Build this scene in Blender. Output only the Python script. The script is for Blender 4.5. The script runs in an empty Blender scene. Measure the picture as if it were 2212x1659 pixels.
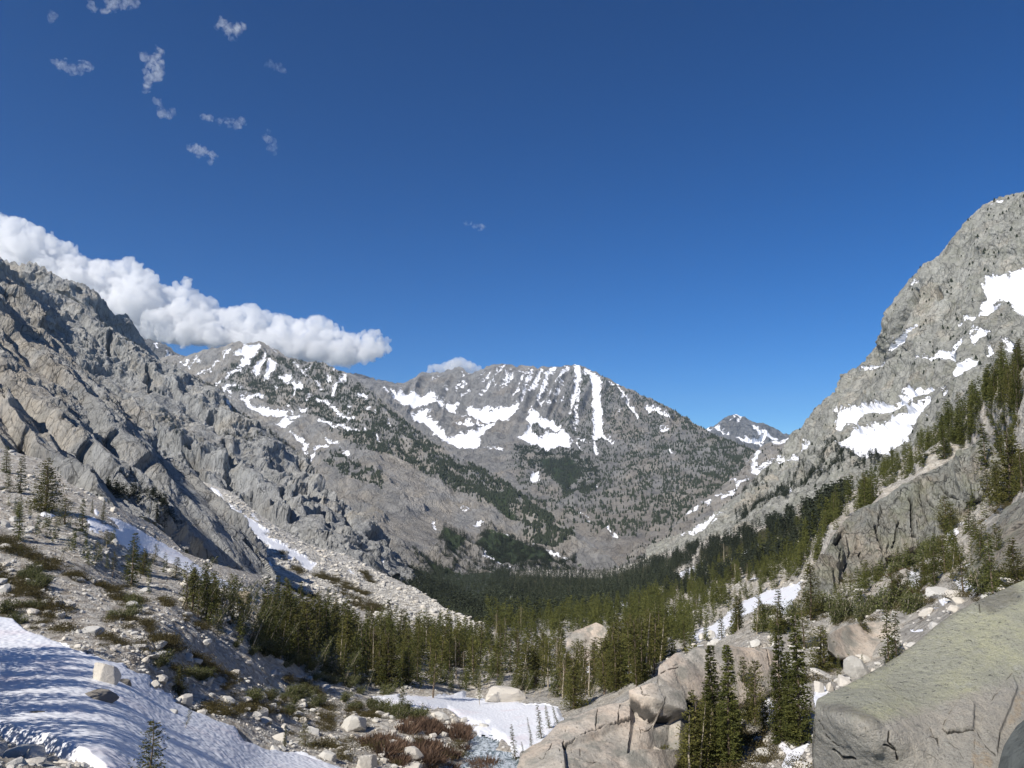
import bpy, bmesh, math
import numpy as np
from math import radians, atan, sin, cos, pi
f32 = np.float32
sc = bpy.context.scene
COL = sc.collection

# ---------------------------------------------------------------- camera, world, sun, exposure
F, CX, CY, HOR = 1680.0, 1106.0, 829.5, 1040.0          # survey units: the photograph measured at 2212 x 1659
PITCH = atan((HOR - CY) / F)
cam = bpy.data.cameras.new('camera'); camo = bpy.data.objects.new('camera', cam); COL.objects.link(camo)
camo.rotation_euler = (radians(90) + PITCH, 0, 0)
cam.sensor_width = 36; cam.lens = F / 2212 * 36; cam.clip_start = 0.1; cam.clip_end = 80000
sc.camera = camo
SUN_EL, SUN_TO = 43.0, (0.69, 0.72)                      # elevation, horizontal direction in which the light travels
_l = math.hypot(*SUN_TO); SX, SY = SUN_TO[0] / _l, SUN_TO[1] / _l
sd = bpy.data.lights.new('sun', 'SUN'); sd.energy = 4.2; sd.angle = radians(0.5); sd.color = (1, 0.945, 0.86)
so = bpy.data.objects.new('sun', sd); COL.objects.link(so)
from mathutils import Vector
so.rotation_euler = Vector((SX * cos(radians(SUN_EL)), SY * cos(radians(SUN_EL)), -sin(radians(SUN_EL)))).to_track_quat('-Z', 'Y').to_euler()
w = bpy.data.worlds.new("World"); sc.world = w; w.use_nodes = True
wn = w.node_tree; wn.nodes.clear()
sky = wn.nodes.new('ShaderNodeTexSky'); sky.sky_type = 'NISHITA'; sky.sun_disc = False
sky.sun_elevation = radians(SUN_EL); sky.sun_rotation = math.atan2(-SX, -SY) % (2 * pi)
sky.altitude = 3200; sky.air_density = 1.0; sky.dust_density = 0.1; sky.ozone_density = 5.0
hs = wn.nodes.new('ShaderNodeHueSaturation'); hs.inputs['Saturation'].default_value = 1.30; hs.inputs['Value'].default_value = 0.6; hs.inputs['Hue'].default_value = 0.499
bg = wn.nodes.new('ShaderNodeBackground'); bg.inputs['Strength'].default_value = 0.100
wo = wn.nodes.new('ShaderNodeOutputWorld')
gm = wn.nodes.new('ShaderNodeGamma'); gm.inputs['Gamma'].default_value = 1.2
wn.links.new(sky.outputs[0], hs.inputs['Color']); wn.links.new(hs.outputs[0], gm.inputs[0]); wn.links.new(gm.outputs[0], bg.inputs[0]); wn.links.new(bg.outputs[0], wo.inputs[0])
sc.view_settings.view_transform = 'Standard'; sc.view_settings.look = 'None'; sc.view_settings.exposure = 0.50; sc.view_settings.gamma = 1
sc.render.engine = 'CYCLES'
sc.cycles.max_bounces = 6; sc.cycles.diffuse_bounces = 2; sc.cycles.volume_bounces = 3; sc.cycles.transparent_max_bounces = 6
sc.cycles.use_denoising = True; sc.cycles.caustics_reflective = False; sc.cycles.caustics_refractive = False

# ---------------------------------------------------------------- numeric helpers
rng = np.random.default_rng(11)
CP, SP = cos(PITCH), sin(PITCH)
def W(px, py, d):
    px, py, d = np.asarray(px, float), np.asarray(py, float), np.asarray(d, float)
    x = (px - CX) / F * d; yc = (CY - py) / F * d
    return np.stack([x, d * CP - yc * SP, d * SP + yc * CP], -1)
def proj(P):
    d = P[..., 1] * CP + P[..., 2] * SP; yc = -P[..., 1] * SP + P[..., 2] * CP
    d = np.maximum(d, 0.01)
    return CX + P[..., 0] / d * F, CY - yc / d * F, d
GT = rng.normal(size=(256, 3)); GT = (GT / np.linalg.norm(GT, axis=1)[:, None]).astype(f32)
def _h(ix, iy, iz, seed):
    with np.errstate(over='ignore'):
        h = ix.astype(np.uint32) * np.uint32(374761393) + iy.astype(np.uint32) * np.uint32(668265263) + iz.astype(np.uint32) * np.uint32(2147483647 - 1274126177) + np.uint32(seed * 974634777 % 4294967291)
        h = (h ^ (h >> np.uint32(13))) * np.uint32(1274126177)
        h = (h ^ (h >> np.uint32(15))) * np.uint32(2246822519)
        return h ^ (h >> np.uint32(14))
def perlin(p, seed=0):
    p = p.astype(f32); i = np.floor(p); f = p - i; i = i.astype(np.int32)
    u = f * f * f * (f * (f * 6 - 15) + 10); out = 0
    for dx in (0, 1):
        wx = u[:, 0] if dx else 1 - u[:, 0]
        for dy in (0, 1):
            wy = u[:, 1] if dy else 1 - u[:, 1]
            for dz in (0, 1):
                wz = u[:, 2] if dz else 1 - u[:, 2]
                g = GT[_h(i[:, 0] + dx, i[:, 1] + dy, i[:, 2] + dz, seed) & np.uint32(255)]
                out = out + wx * wy * wz * (g[:, 0] * (f[:, 0] - dx) + g[:, 1] * (f[:, 1] - dy) + g[:, 2] * (f[:, 2] - dz))
    return out * 1.6
def fbm(p, octv=5, seed=0, gain=0.5, lac=2.03):
    a, s, o = 1.0, 0.0, 0
    for k in range(octv):
        o = o + a * perlin(p, seed + k); s += a; a *= gain; p = p * lac + 7.3
    return o / s
def ridged(p, octv=5, seed=0, gain=0.5, lac=2.03):
    a, s, o = 1.0, 0.0, 0
    for k in range(octv):
        o = o + a * (1 - np.abs(perlin(p, seed + k)) * 2); s += a; a *= gain; p = p * lac + 3.1
    return o / s
def facet(p, seed=0, tilt=0.9, jit=0.9, curv=.58):
    """broken rock: one tilted plane for every Voronoi cell; returns (height, F2-F1)"""
    p = p.astype(f32); i = np.floor(p).astype(np.int32); f = p - i
    n = len(p); b1 = np.full(n, -9., f32); b2 = np.full(n, -9., f32)
    for dx in (-1, 0, 1):
        for dy in (-1, 0, 1):
            for dz in (-1, 0, 1):
                h = _h(i[:, 0] + dx, i[:, 1] + dy, i[:, 2] + dz, seed)
                ox = dx + 0.5 + jit * ((h & np.uint32(255)).astype(f32) / 255 - .5) - f[:, 0]
                oy = dy + 0.5 + jit * (((h >> np.uint32(8)) & np.uint32(255)).astype(f32) / 255 - .5) - f[:, 1]
                oz = dz + 0.5 + jit * (((h >> np.uint32(16)) & np.uint32(255)).astype(f32) / 255 - .5) - f[:, 2]
                dd = ox * ox + oy * oy + oz * oz
                g = GT[(h >> np.uint32(11)) & np.uint32(255)]
                v = -(g[:, 0] * ox + g[:, 1] * oy + g[:, 2] * oz) * tilt + ((h >> np.uint32(24)).astype(f32) / 255 - .5) * 0.8 - curv * dd
                b2 = np.maximum(b2, np.minimum(v, b1)); b1 = np.maximum(b1, v)
    return b1 - .1, b1 - b2
def ss(x, a, b):
    t = np.clip((x - a) / (b - a), 0, 1); return t * t * (3 - 2 * t)
def aniso(P, axis, k):
    a = np.asarray(axis, float); a = a / np.linalg.norm(a)
    return P + (1.0 / k - 1.0) * (P @ a)[:, None] * a
def tps(ctrl):
    c = np.array(ctrl, float); X = c[:, :2] / 500.0; y = np.log(c[:, 2]); n = len(X)
    r = np.linalg.norm(X[:, None] - X[None], axis=2); K = np.where(r > 0, r * r * np.log(np.maximum(r, 1e-9)), 0) + np.eye(n) * 2e-3
    A = np.zeros((n + 3, n + 3)); A[:n, :n] = K; A[:n, n] = 1; A[:n, n + 1:] = X; A[n, :n] = 1; A[n + 1:, :n] = X.T
    s = np.linalg.solve(A, np.r_[y, 0, 0, 0])
    def ev(px, py):
        q = np.stack([px.ravel(), py.ravel()], 1) / 500.0; out = np.full(len(q), s[n]) + q @ s[n + 1:]
        for k in range(n):
            r2 = ((q - X[k]) ** 2).sum(1); out += s[k] * 0.5 * r2 * np.log(np.maximum(r2, 1e-18))
        return np.exp(out).reshape(px.shape)
    return ev
def seg_dist(x, y, pts):
    d = np.full(x.shape, 1e9)
    for (ax, ay), (bx, by) in zip(pts[:-1], pts[1:]):
        vx, vy = bx - ax, by - ay; L = max(vx * vx + vy * vy, 1e-9)
        t = np.clip(((x - ax) * vx + (y - ay) * vy) / L, 0, 1)
        d = np.minimum(d, np.hypot(x - ax - t * vx, y - ay - t * vy))
    return d
def sdf(x, y, shapes, far=-60.0):
    """signed distance (positive inside) to a union of polygons and thick lines"""
    out = np.full(x.shape, far)
    for sh in shapes:
        pts, wd = sh
        a = np.array(pts, float); mg = 45 + (wd or 0)
        m = (x > a[:, 0].min() - mg) & (x < a[:, 0].max() + mg) & (y > a[:, 1].min() - mg) & (y < a[:, 1].max() + mg)
        if not m.any(): continue
        xs, ys = x[m], y[m]
        if wd:
            v = wd / 2 - seg_dist(xs, ys, pts)
        else:
            cl = list(pts) + [pts[0]]; d = seg_dist(xs, ys, cl); ins = np.zeros(xs.shape, bool)
            for (ax, ay), (bx, by) in zip(cl[:-1], cl[1:]):
                if ay == by: continue
                c = ((ay > ys) != (by > ys)) & (xs < (bx - ax) * (ys - ay) / (by - ay) + ax); ins ^= c
            v = np.where(ins, d, -d)
        out[m] = np.maximum(out[m], v)
    return out
CROP = {'A': (274.3, 685.8, .2480), 'B': (795.5, 768.0, .2480), 'C': (1810.4, 548.6, .2645), 'D': (713.2, 1426.4, .2232), 'E': (1645.8, 932.6, .4462),
        'F': (0, 932.6, .1984), 'G': (384, 822.9, .1984), 'H': (1755.5, 1261.8, .2395), 'I': (1097.2, 1289.2, .2232), 'J': (1481.2, 932.6, .2232),
        'K': (0, 1316.6, .2063), '3': (1426.4, 384.0, .3552), '4': (0, 1069.8, .3552), '5': (713.2, 1069.8, .3552), '6': (1426.4, 1069.8, .3552), '2': (713.2, 713.2, .3472), 'V': (0, 0, 1)}
def V(c, pts, wd=None):
    ox, oy, s = CROP[c]
    return ([(ox + x * s, oy + y * s) for x, y in pts], None if wd is None else wd * s)

# ---------------------------------------------------------------- object helpers
def tag(o, label=None, cat=None, group=None, kind=None):
    if label: o['label'] = label
    if cat: o['category'] = cat
    if group: o['group'] = group
    if kind: o['kind'] = kind
    return o
def mesh_data(name, v, faces, mats, attrs=None, smooth=False, midx=None):
    me = bpy.data.meshes.new(name); v = np.ascontiguousarray(v, f32); me.vertices.add(len(v)); me.vertices.foreach_set('co', v.ravel())
    if not isinstance(faces, list): faces = [faces]
    faces = [np.asarray(q, np.int32) for q in faces if len(q)]
    nl = sum(q.size for q in faces); me.loops.add(nl); me.loops.foreach_set('vertex_index', np.concatenate([q.ravel() for q in faces]))
    tot = np.concatenate([np.full(len(q), q.shape[1], np.int32) for q in faces]); st = np.r_[0, np.cumsum(tot)[:-1]].astype(np.int32)
    me.polygons.add(len(tot)); me.polygons.foreach_set('loop_start', st); me.polygons.foreach_set('loop_total', tot)
    me.polygons.foreach_set('use_smooth', np.full(len(tot), smooth))
    if midx is not None: me.polygons.foreach_set('material_index', midx.astype(np.int32))
    for k, a in (attrs or {}).items():
        at = me.attributes.new(k, 'FLOAT', 'POINT'); at.data.foreach_set('value', np.ascontiguousarray(a, f32))
    for m in (mats if isinstance(mats, (list, tuple)) else [mats]): me.materials.append(m)
    me.update(calc_edges=True); return me
def link(name, me, parent=None, loc=None):
    o = bpy.data.objects.new(name, me); COL.objects.link(o)
    if parent: o.parent = parent
    if loc is not None: o.location = loc
    return o

# ---------------------------------------------------------------- materials
class NT:
    def __init__(s, name):
        s.m = bpy.data.materials.new(name); s.m.use_nodes = True; s.t = s.m.node_tree; s.b = s.t.nodes['Principled BSDF']
        s.g = s.t.nodes.new('ShaderNodeNewGeometry'); s.pos = s.g.outputs['Position']
    def n(s, t, **k):
        x = s.t.nodes.new(t)
        for a, b in k.items(): setattr(x, a, b)
        return x
    def l(s, a, b): s.t.links.new(a, b)
    def noise(s, scale, det=6, rough=0.6, vec=None, dist=0.0):
        x = s.n('ShaderNodeTexNoise'); x.inputs['Scale'].default_value = scale; x.inputs['Detail'].default_value = det; x.inputs['Roughness'].default_value = rough; x.inputs['Distortion'].default_value = dist
        s.l(vec or s.pos, x.inputs['Vector']); return x.outputs['Fac']
    def vor(s, scale, vec=None, feat='F1', out='Distance'):
        x = s.n('ShaderNodeTexVoronoi'); x.feature = feat; x.inputs['Scale'].default_value = scale; s.l(vec or s.pos, x.inputs['Vector']); return x.outputs[out]
    def attr(s, name): x = s.n('ShaderNodeAttribute'); x.attribute_name = name; return x.outputs['Fac']
    def math(s, op, a, b=None, c=None, clamp=False):
        x = s.n('ShaderNodeMath'); x.operation = op; x.use_clamp = clamp
        for i, q in enumerate((a, b, c)):
            if q is None: continue
            if isinstance(q, (int, float)): x.inputs[i].default_value = q
            else: s.l(q, x.inputs[i])
        return x.outputs[0]
    def ramp(s, v, a, b, lo=0.0, hi=1.0):
        x = s.n('ShaderNodeMapRange'); x.interpolation_type = 'SMOOTHSTEP'; s.l(v, x.inputs[0])
        for i, q in zip((1, 2, 3, 4), (a, b, lo, hi)): x.inputs[i].default_value = q
        return x.outputs[0]
    def mix(s, f, a, b):
        x = s.n('ShaderNodeMix'); x.data_type = 'RGBA'
        for i, q in ((0, f), (6, a), (7, b)):
            if isinstance(q, (tuple, list)): x.inputs[i].default_value = (*q, 1)
            elif isinstance(q, (int, float)): x.inputs[i].default_value = q
            else: s.l(q, x.inputs[i])
        return x.outputs[2]
    def mapping(s, sc3, rot=(0, 0, 0)):
        x = s.n('ShaderNodeMapping'); x.inputs['Scale'].default_value = sc3; x.inputs['Rotation'].default_value = rot; s.l(s.pos, x.inputs['Vector']); return x.outputs[0]
    def bump(s, h, dist, strength=1.0, prev=None):
        x = s.n('ShaderNodeBump'); x.inputs['Distance'].default_value = dist; x.inputs['Strength'].default_value = strength; s.l(h, x.inputs['Height'])
        if prev: s.l(prev, x.inputs['Normal'])
        return x.outputs[0]
    def done(s, col, rough=0.9, normal=None, spec=0.2):
        if isinstance(col, (tuple, list)): s.b.inputs['Base Color'].default_value = (*col, 1)
        else: s.l(col, s.b.inputs['Base Color'])
        if isinstance(rough, (int, float)): s.b.inputs['Roughness'].default_value = rough
        else: s.l(rough, s.b.inputs['Roughness'])
        s.b.inputs['Specular IOR Level'].default_value = spec
        if normal: s.l(normal, s.b.inputs['Normal'])
        return s.m
SNOW = (0.84, 0.85, 0.88)
def rock_mat(name, S, grey=(.27, .262, .245), tan=(.40, .345, .275), dark=(.13, .128, .125), veg=(.045, .062, .026), soil=(.27, .23, .185), bumpd=None, snow_n=5.0, streak=None, lich=None, tanlo=.46, dk=.62, specks=None, cracks=.8):
    """granite of metre size S, with attributes: snow (signed distance), veg, talus, tone"""
    t = NT(name); vec = t.pos
    if streak: vec = t.mapping(*streak)
    big = t.noise(1 / (S * 9), 5, .6, dist=.6); mid = t.noise(1 / (S * 1.6), 8, .7, vec=vec, dist=.4); fine = t.noise(1 / (S * .35), 8, .75, vec=vec)
    tone = t.math('ADD', big, t.attr('tone'))
    c = t.mix(t.ramp(tone, tanlo, tanlo + .2), grey, tan)
    c = t.mix(t.ramp(mid, .3, .72, 0, .55), c, tuple(min(.75, q * 1.45) for q in grey))
    c = t.mix(t.ramp(fine, dk - .12, dk + .1, 0, .75), c, dark)
    dn = t.n('ShaderNodeTexNoise'); dn.inputs['Scale'].default_value = 1 / (S * 2.0); dn.inputs['Detail'].default_value = 5; t.l(vec, dn.inputs['Vector'])
    va = t.n('ShaderNodeVectorMath'); va.operation = 'MULTIPLY_ADD'; t.l(dn.outputs['Color'], va.inputs[0]); va.inputs[1].default_value = (S * 1.6,) * 3; t.l(vec, va.inputs[2])
    ck1 = t.ramp(t.vor(1 / (S * 2.6), va.outputs[0], 'DISTANCE_TO_EDGE'), .0, .045, 1, 0); ck2 = t.ramp(t.vor(1 / (S * .95), va.outputs[0], 'DISTANCE_TO_EDGE'), .0, .06, .8, 0)
    ck = t.math('MULTIPLY', t.math('MAXIMUM', ck1, ck2), t.ramp(mid, .35, .6, cracks, cracks * .25))
    c = t.mix(ck, c, tuple(q * .4 for q in dark))
    vr = t.vor(1 / (S * 2.2), va.outputs[0], 'F1', 'Color'); sp = t.n('ShaderNodeSeparateColor'); t.l(vr, sp.inputs[0])
    hv = t.n('ShaderNodeHueSaturation'); t.l(c, hv.inputs['Color']); t.l(t.ramp(sp.outputs[0], 0, 1, .86, 1.14), hv.inputs['Value']); c = hv.outputs[0]
    tal = t.attr('talus')
    c = t.mix(t.math('MULTIPLY', tal, .8), c, t.mix(t.ramp(mid, .35, .65), soil, tuple(q * 1.75 for q in grey)))
    if lich: c = t.mix(t.math('MULTIPLY', t.ramp(t.noise(1 / (S * 3), 7, .65), .48, .62), lich[3]), c, lich[:3])
    if specks: c = t.mix(t.ramp(t.noise(specks, 4, .8), .62, .68), c, dark)
    c = t.mix(t.math('MULTIPLY', t.attr('crk'), .9), c, tuple(q * .3 for q in dark))  # near-black mixed in for dirty cracks and painted shade under overhangs
    vn = t.noise(1 / (S * .5), 6, .75)
    vf = t.ramp(t.math('ADD', t.attr('veg'), vn), .78, .95)
    c = t.mix(vf, c, t.mix(fine, tuple(q * .7 for q in veg), tuple(q * 1.6 for q in veg)))
    sn = t.noise(1 / (S * 1.1), 7, .68)
    sv = t.math('MULTIPLY_ADD', t.math('SUBTRACT', sn, .5), snow_n * 17, t.attr('snow'))
    sf = t.ramp(sv, -.5, .5)
    c = t.mix(sf, c, SNOW)
    h = t.math('SUBTRACT', t.math('ADD', t.math('MULTIPLY', fine, .7), mid), t.math('MULTIPLY', ck, .35))
    nb = t.bump(t.math('MULTIPLY', h, t.math('SUBTRACT', 1.0, t.math('MULTIPLY', sf, .93))), bumpd * 1.5 if bumpd else S * 1.3)
    return t.done(c, .88, nb)
def snow_mat():
    t = NT('snow'); wv = t.noise(.5, 3, .5); v = t.vor(1.9, t.mapping((1, .8, 1)), 'SMOOTH_F1'); n = t.noise(9, 5, .6)
    c = t.mix(t.ramp(t.noise(.12, 4, .6), .5, .68, 0, .6), SNOW, (.80, .72, .74))
    c = t.mix(t.ramp(t.noise(2.6, 7, .8), .635, .70, 0, .85), c, (.16, .13, .10))
    h = t.math('ADD', t.math('MULTIPLY', v, 1.0), t.math('MULTIPLY', n, .10)); h = t.math('ADD', h, t.math('MULTIPLY', wv, .3))
    return t.done(c, .45, t.bump(h, .15), .4)
SNOWM = snow_mat()
SNOWCLEAN = None

# ---------------------------------------------------------------- landforms, lofted between surveyed lines
ZB = np.full((210, 280), 1e9)
def zb_add(P, seed=0):
    px, py, d = proj(P.reshape(-1, 3)); i = (py / 8).astype(int); j = (px / 8).astype(int)
    m = (i >= 0) & (i < 210) & (j >= 0) & (j < 280) & (P.reshape(-1, 3)[:, 1] > 0); np.minimum.at(ZB, (i[m], j[m]), d[m])
def zb_vis(px, py, d):
    i = np.clip((py / 8).astype(int), 0, 209); j = np.clip((px / 8).astype(int), 0, 279)
    return (d <= ZB[i, j] * 1.06 + .5) & (px > -40) & (px < 2250) & (py < 1700)
LAY = {}
class Layer: pass
def layer(name, top, bot, ctrl, mat, step=2.1, x0=-260, x1=2480, disp=None, snow=(), veg=(), tone=None, talus=None, crag=2.0, cragw=22.0, back=0.3, vegbase=-1.0, label=None, cat=None, kind='structure', oname=None, smooth=False, seed=0, ext=0, flat=False, tuck=0):
    cols = np.arange(x0, x1 + step, step)
    tp = np.array(top, float); bt = np.array(bot, float)
    ty = np.interp(cols, tp[:, 0], tp[:, 1]); by = np.interp(cols, bt[:, 0], bt[:, 1]); by = np.maximum(by, ty + 3)
    if crag:
        q = np.stack([cols / cragw, cols * 0 + seed, cols * 0], 1)
        ty = ty + crag * (-1.6 * ridged(q, 4, seed + 5) + 1.2)
    nr = int(np.ceil((by - ty).max() / step)) + 2
    t = np.linspace(0, 1, nr)[:, None]
    PX = np.repeat(cols[None], nr, 0); PY = ty[None] + (by - ty)[None] * t
    if flat:
        nr = int((by.max() - ty.min()) / step) + 2; PX = np.repeat(cols[None], nr, 0); PY = np.maximum(np.linspace(ty.min(), by.max(), nr)[:, None], ty[None])
    if ext:
        q, e = [], 0.0; st = step
        while e < ext: st *= 1.12; e += st; q.append(e)
        PY = np.concatenate([PY, by[None] + np.array(q)[:, None]], 0); nr = len(PY); PX = np.repeat(cols[None], nr, 0)
    D = tps(ctrl)(PX, PY)
    if tuck: D = D * (1 + tuck * ss((PY - ty[None]) / (by - ty)[None], .80, 1.0))
    base = W(PX, PY, D)
    e1 = np.gradient(base, axis=1); e0 = np.gradient(base, axis=0); N = np.cross(e0, e1); N /= np.linalg.norm(N, axis=2, keepdims=True) + 1e-12
    view = base / np.linalg.norm(base, axis=2, keepdims=True); N *= -np.sign((N * view).sum(2, keepdims=True) + 1e-9)
    x, y = PX.ravel(), PY.ravel(); Pf = base.reshape(-1, 3)
    q_ = np.stack([x / 26, y / 17, x * 0], 1); wx, wy = (fbm(q_, 5, 88, .62) * 13, fbm(q_ + 31, 5, 89, .62) * 9) if len(snow) and name != 'ground' else (0, 0)
    at = {'snow': sdf(x + wx, y + wy, snow) if len(snow) else np.full(x.shape, -60.), 'veg': sdf(x, y, veg) / 30.0 if len(veg) else np.full(x.shape, vegbase)}
    at['veg'] = np.clip(at['veg'], vegbase, .62)
    at['tone'] = tone(x, y) if tone else np.zeros(x.shape); at['talus'] = talus(x, y) if talus else np.zeros(x.shape)
    L = Layer(); L.PX, L.PY, L.D, L.base, L.N, L.at, L.shape = PX, PY, D, base, N, at, PX.shape
    dv = disp(Pf, x, y, D.ravel(), at) if disp else np.zeros(x.shape)
    edge = np.clip((PY - ty[None]) / (10.0 * step), 0.25, 1)
    P = base + N * (dv.reshape(PX.shape) * edge)[..., None]
    L.P = P; zb_add(P)
    nb = 12; k = (np.arange(nb, 0, -1) / nb) ** 1.4
    hz = P[0].copy(); hz[:, 2] = 0; hz /= np.linalg.norm(hz, axis=1, keepdims=True); dm = D[0][None, :, None] * back * k[:, None, None]
    B = P[0][None] + hz[None] * dm; B[..., 2] -= dm[..., 0] * (.45 + .6 * (np.arange(nb, 0, -1) / nb)[:, None])
    nz = fbm(B.reshape(-1, 3) / (np.median(D) * .05), 4, 3).reshape(B.shape[:2]); B[..., 2] += nz * dm[..., 0] * .25
    ALL = np.concatenate([B, P], 0); R, C = ALL.shape[:2]
    idx = np.arange(R * C).reshape(R, C); fc = np.stack([idx[:-1, :-1], idx[1:, :-1], idx[1:, 1:], idx[:-1, 1:]], -1).reshape(-1, 4)
    attrs = {kk: np.r_[np.repeat(a.reshape(PX.shape)[:1], nb, 0).ravel(), a] for kk, a in at.items()}
    me = mesh_data(oname or name, ALL.reshape(-1, 3), fc, mat, attrs, smooth)
    o = link(oname or name, me); tag(o, label, cat, None, kind); L.obj = o
    LAY[name] = L; print('layer', name, R, C, flush=True); return L
def axis_of(a, b): return W(*b) - W(*a)
def cliff(S, amp, axis, k=2.5, seed=0, w=(1.0, .55, .26, .11), mask=None, ramp=None, vert=None):
    def fn(P, x, y, d, at):
        b = ridged(aniso(P, axis, k) / S, 3, seed, .45); Q = aniso(P, axis if vert is None else (0, .15, -1), k * 1.35 if vert is None else vert)
        warp = np.stack([fbm(Q / S * 1.3, 3, seed + 21), fbm(Q / S * 1.3, 3, seed + 31), fbm(Q / S * 1.3, 3, seed + 41)], 1) * .35
        q = Q / S + warp
        f1, e1 = facet(q / .42, seed + 1, 1.0, .9, .46); f2, e2 = facet(q / .17, seed + 2, 1.0, .9, .48); f3, e3 = facet(q / .065, seed + 3); f4, e4 = facet(P / S / .03, seed + 4)
        m_ = .28 + .95 * ss(fbm(P / S * 1.4, 3, seed + 51), -.16, .16)
        v = .8 * w[0] * (b - .45) + .75 * w[1] * f1 + m_ * (.95 * w[2] * f2 + 1.25 * w[3] * f3 + .5 * w[3] * f4)
        if ramp:
            u = (y - ramp[0] * x) / ramp[1] + .35 * fbm(P / S / 1.5, 3, seed + 61) + ramp[3]; fr = u - np.floor(u); v = v + ramp[2] * (fr * (1 - ss(fr, .84, 1.0)) - .4)
        v = v * amp
        if mask is not None: v = v * mask(x, y)
        return v * (1 - .85 * ss(at['snow'], -2, 8))
    return fn
def poly_mask(shapes, soft=12, lo=0.0, hi=1.0):
    return lambda x, y: lo + (hi - lo) * ss(sdf(x, y, shapes), -soft, soft)

GREY = (.255, .25, .238)
# -- far peak
LF = [V('V', [(1, 1)])]
snow_peak = [V('3', [(450, 1437), (475, 1450)], 14), V('3', [(480, 1460), (462, 1512)], 12), V('3', [(372, 1500), (360, 1565)], 14), V('3', [(550, 1515), (590, 1550), (630, 1600)], 12), V('3', [(455, 1445), (420, 1500)], 6),
             V('J', [(300, 0), (340, 40), (430, 85), (560, 140), (700, 175)], 40), V('J', [(640, 175), (735, 100)], 44), V('J', [(700, 60), (740, 30), (870, 80)], 40), V('3', [(290, 1535), (330, 1560)], 18), V('3', [(600, 1570), (690, 1600)], 26)]
m_far = rock_mat('far_granite', 60, grey=(.25, .25, .25), tan=(.30, .28, .25), snow_n=1.2, dk=.66)
layer('far_peak', [(1430, 960), (1500, 938), (1526, 929), (1553, 915), (1572, 900), (1587, 895), (1600, 901), (1622, 912), (1650, 919), (1680, 928), (1700, 937), (1740, 945), (1800, 960)],
      [(1430, 1080), (1800, 1080)], [(1430, 960, 9300), (1590, 895, 9400), (1800, 960, 9300), (1430, 1080, 8000), (1600, 1080, 7600), (1800, 1080, 7800)], m_far, x0=1430, x1=1800,
      disp=cliff(420, 170, (0, .2, -1), 2, 5), snow=snow_peak, crag=4, cragw=30, label='distant grey pyramid peak with snow gullies beyond the valley mouth', oname='mountain')

# -- left back ridge behind the snowy mountain
snow_bk = [V('A', [(242, 232), (265, 232), (258, 270)]), V('A', [(340, 345), (400, 370)], 34), V('A', [(450, 350), (425, 395)], 26), V('V', [(1080, 850), (1100, 858)], 4)]
layer('back_ridge', [(250, 700), (309, 730), (330, 737), (350, 742), (370, 755), (388, 768), (410, 772), (450, 790), (600, 830), (740, 806), (770, 809), (800, 817), (830, 823), (850, 828), (880, 832), (950, 840)],
      [(250, 900), (950, 960)], [(250, 700, 5200), (410, 772, 5200), (600, 830, 5800), (800, 817, 6800), (950, 840, 6900), (250, 900, 4500), (600, 960, 5200), (950, 960, 6300)], m_far, x0=250, x1=950,
      disp=cliff(230, 95, (0, .2, -1), 2, 9), snow=snow_bk, crag=5, cragw=26, label='grey back ridge with a little snow between the two snowy mountains', oname='mountain')

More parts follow.
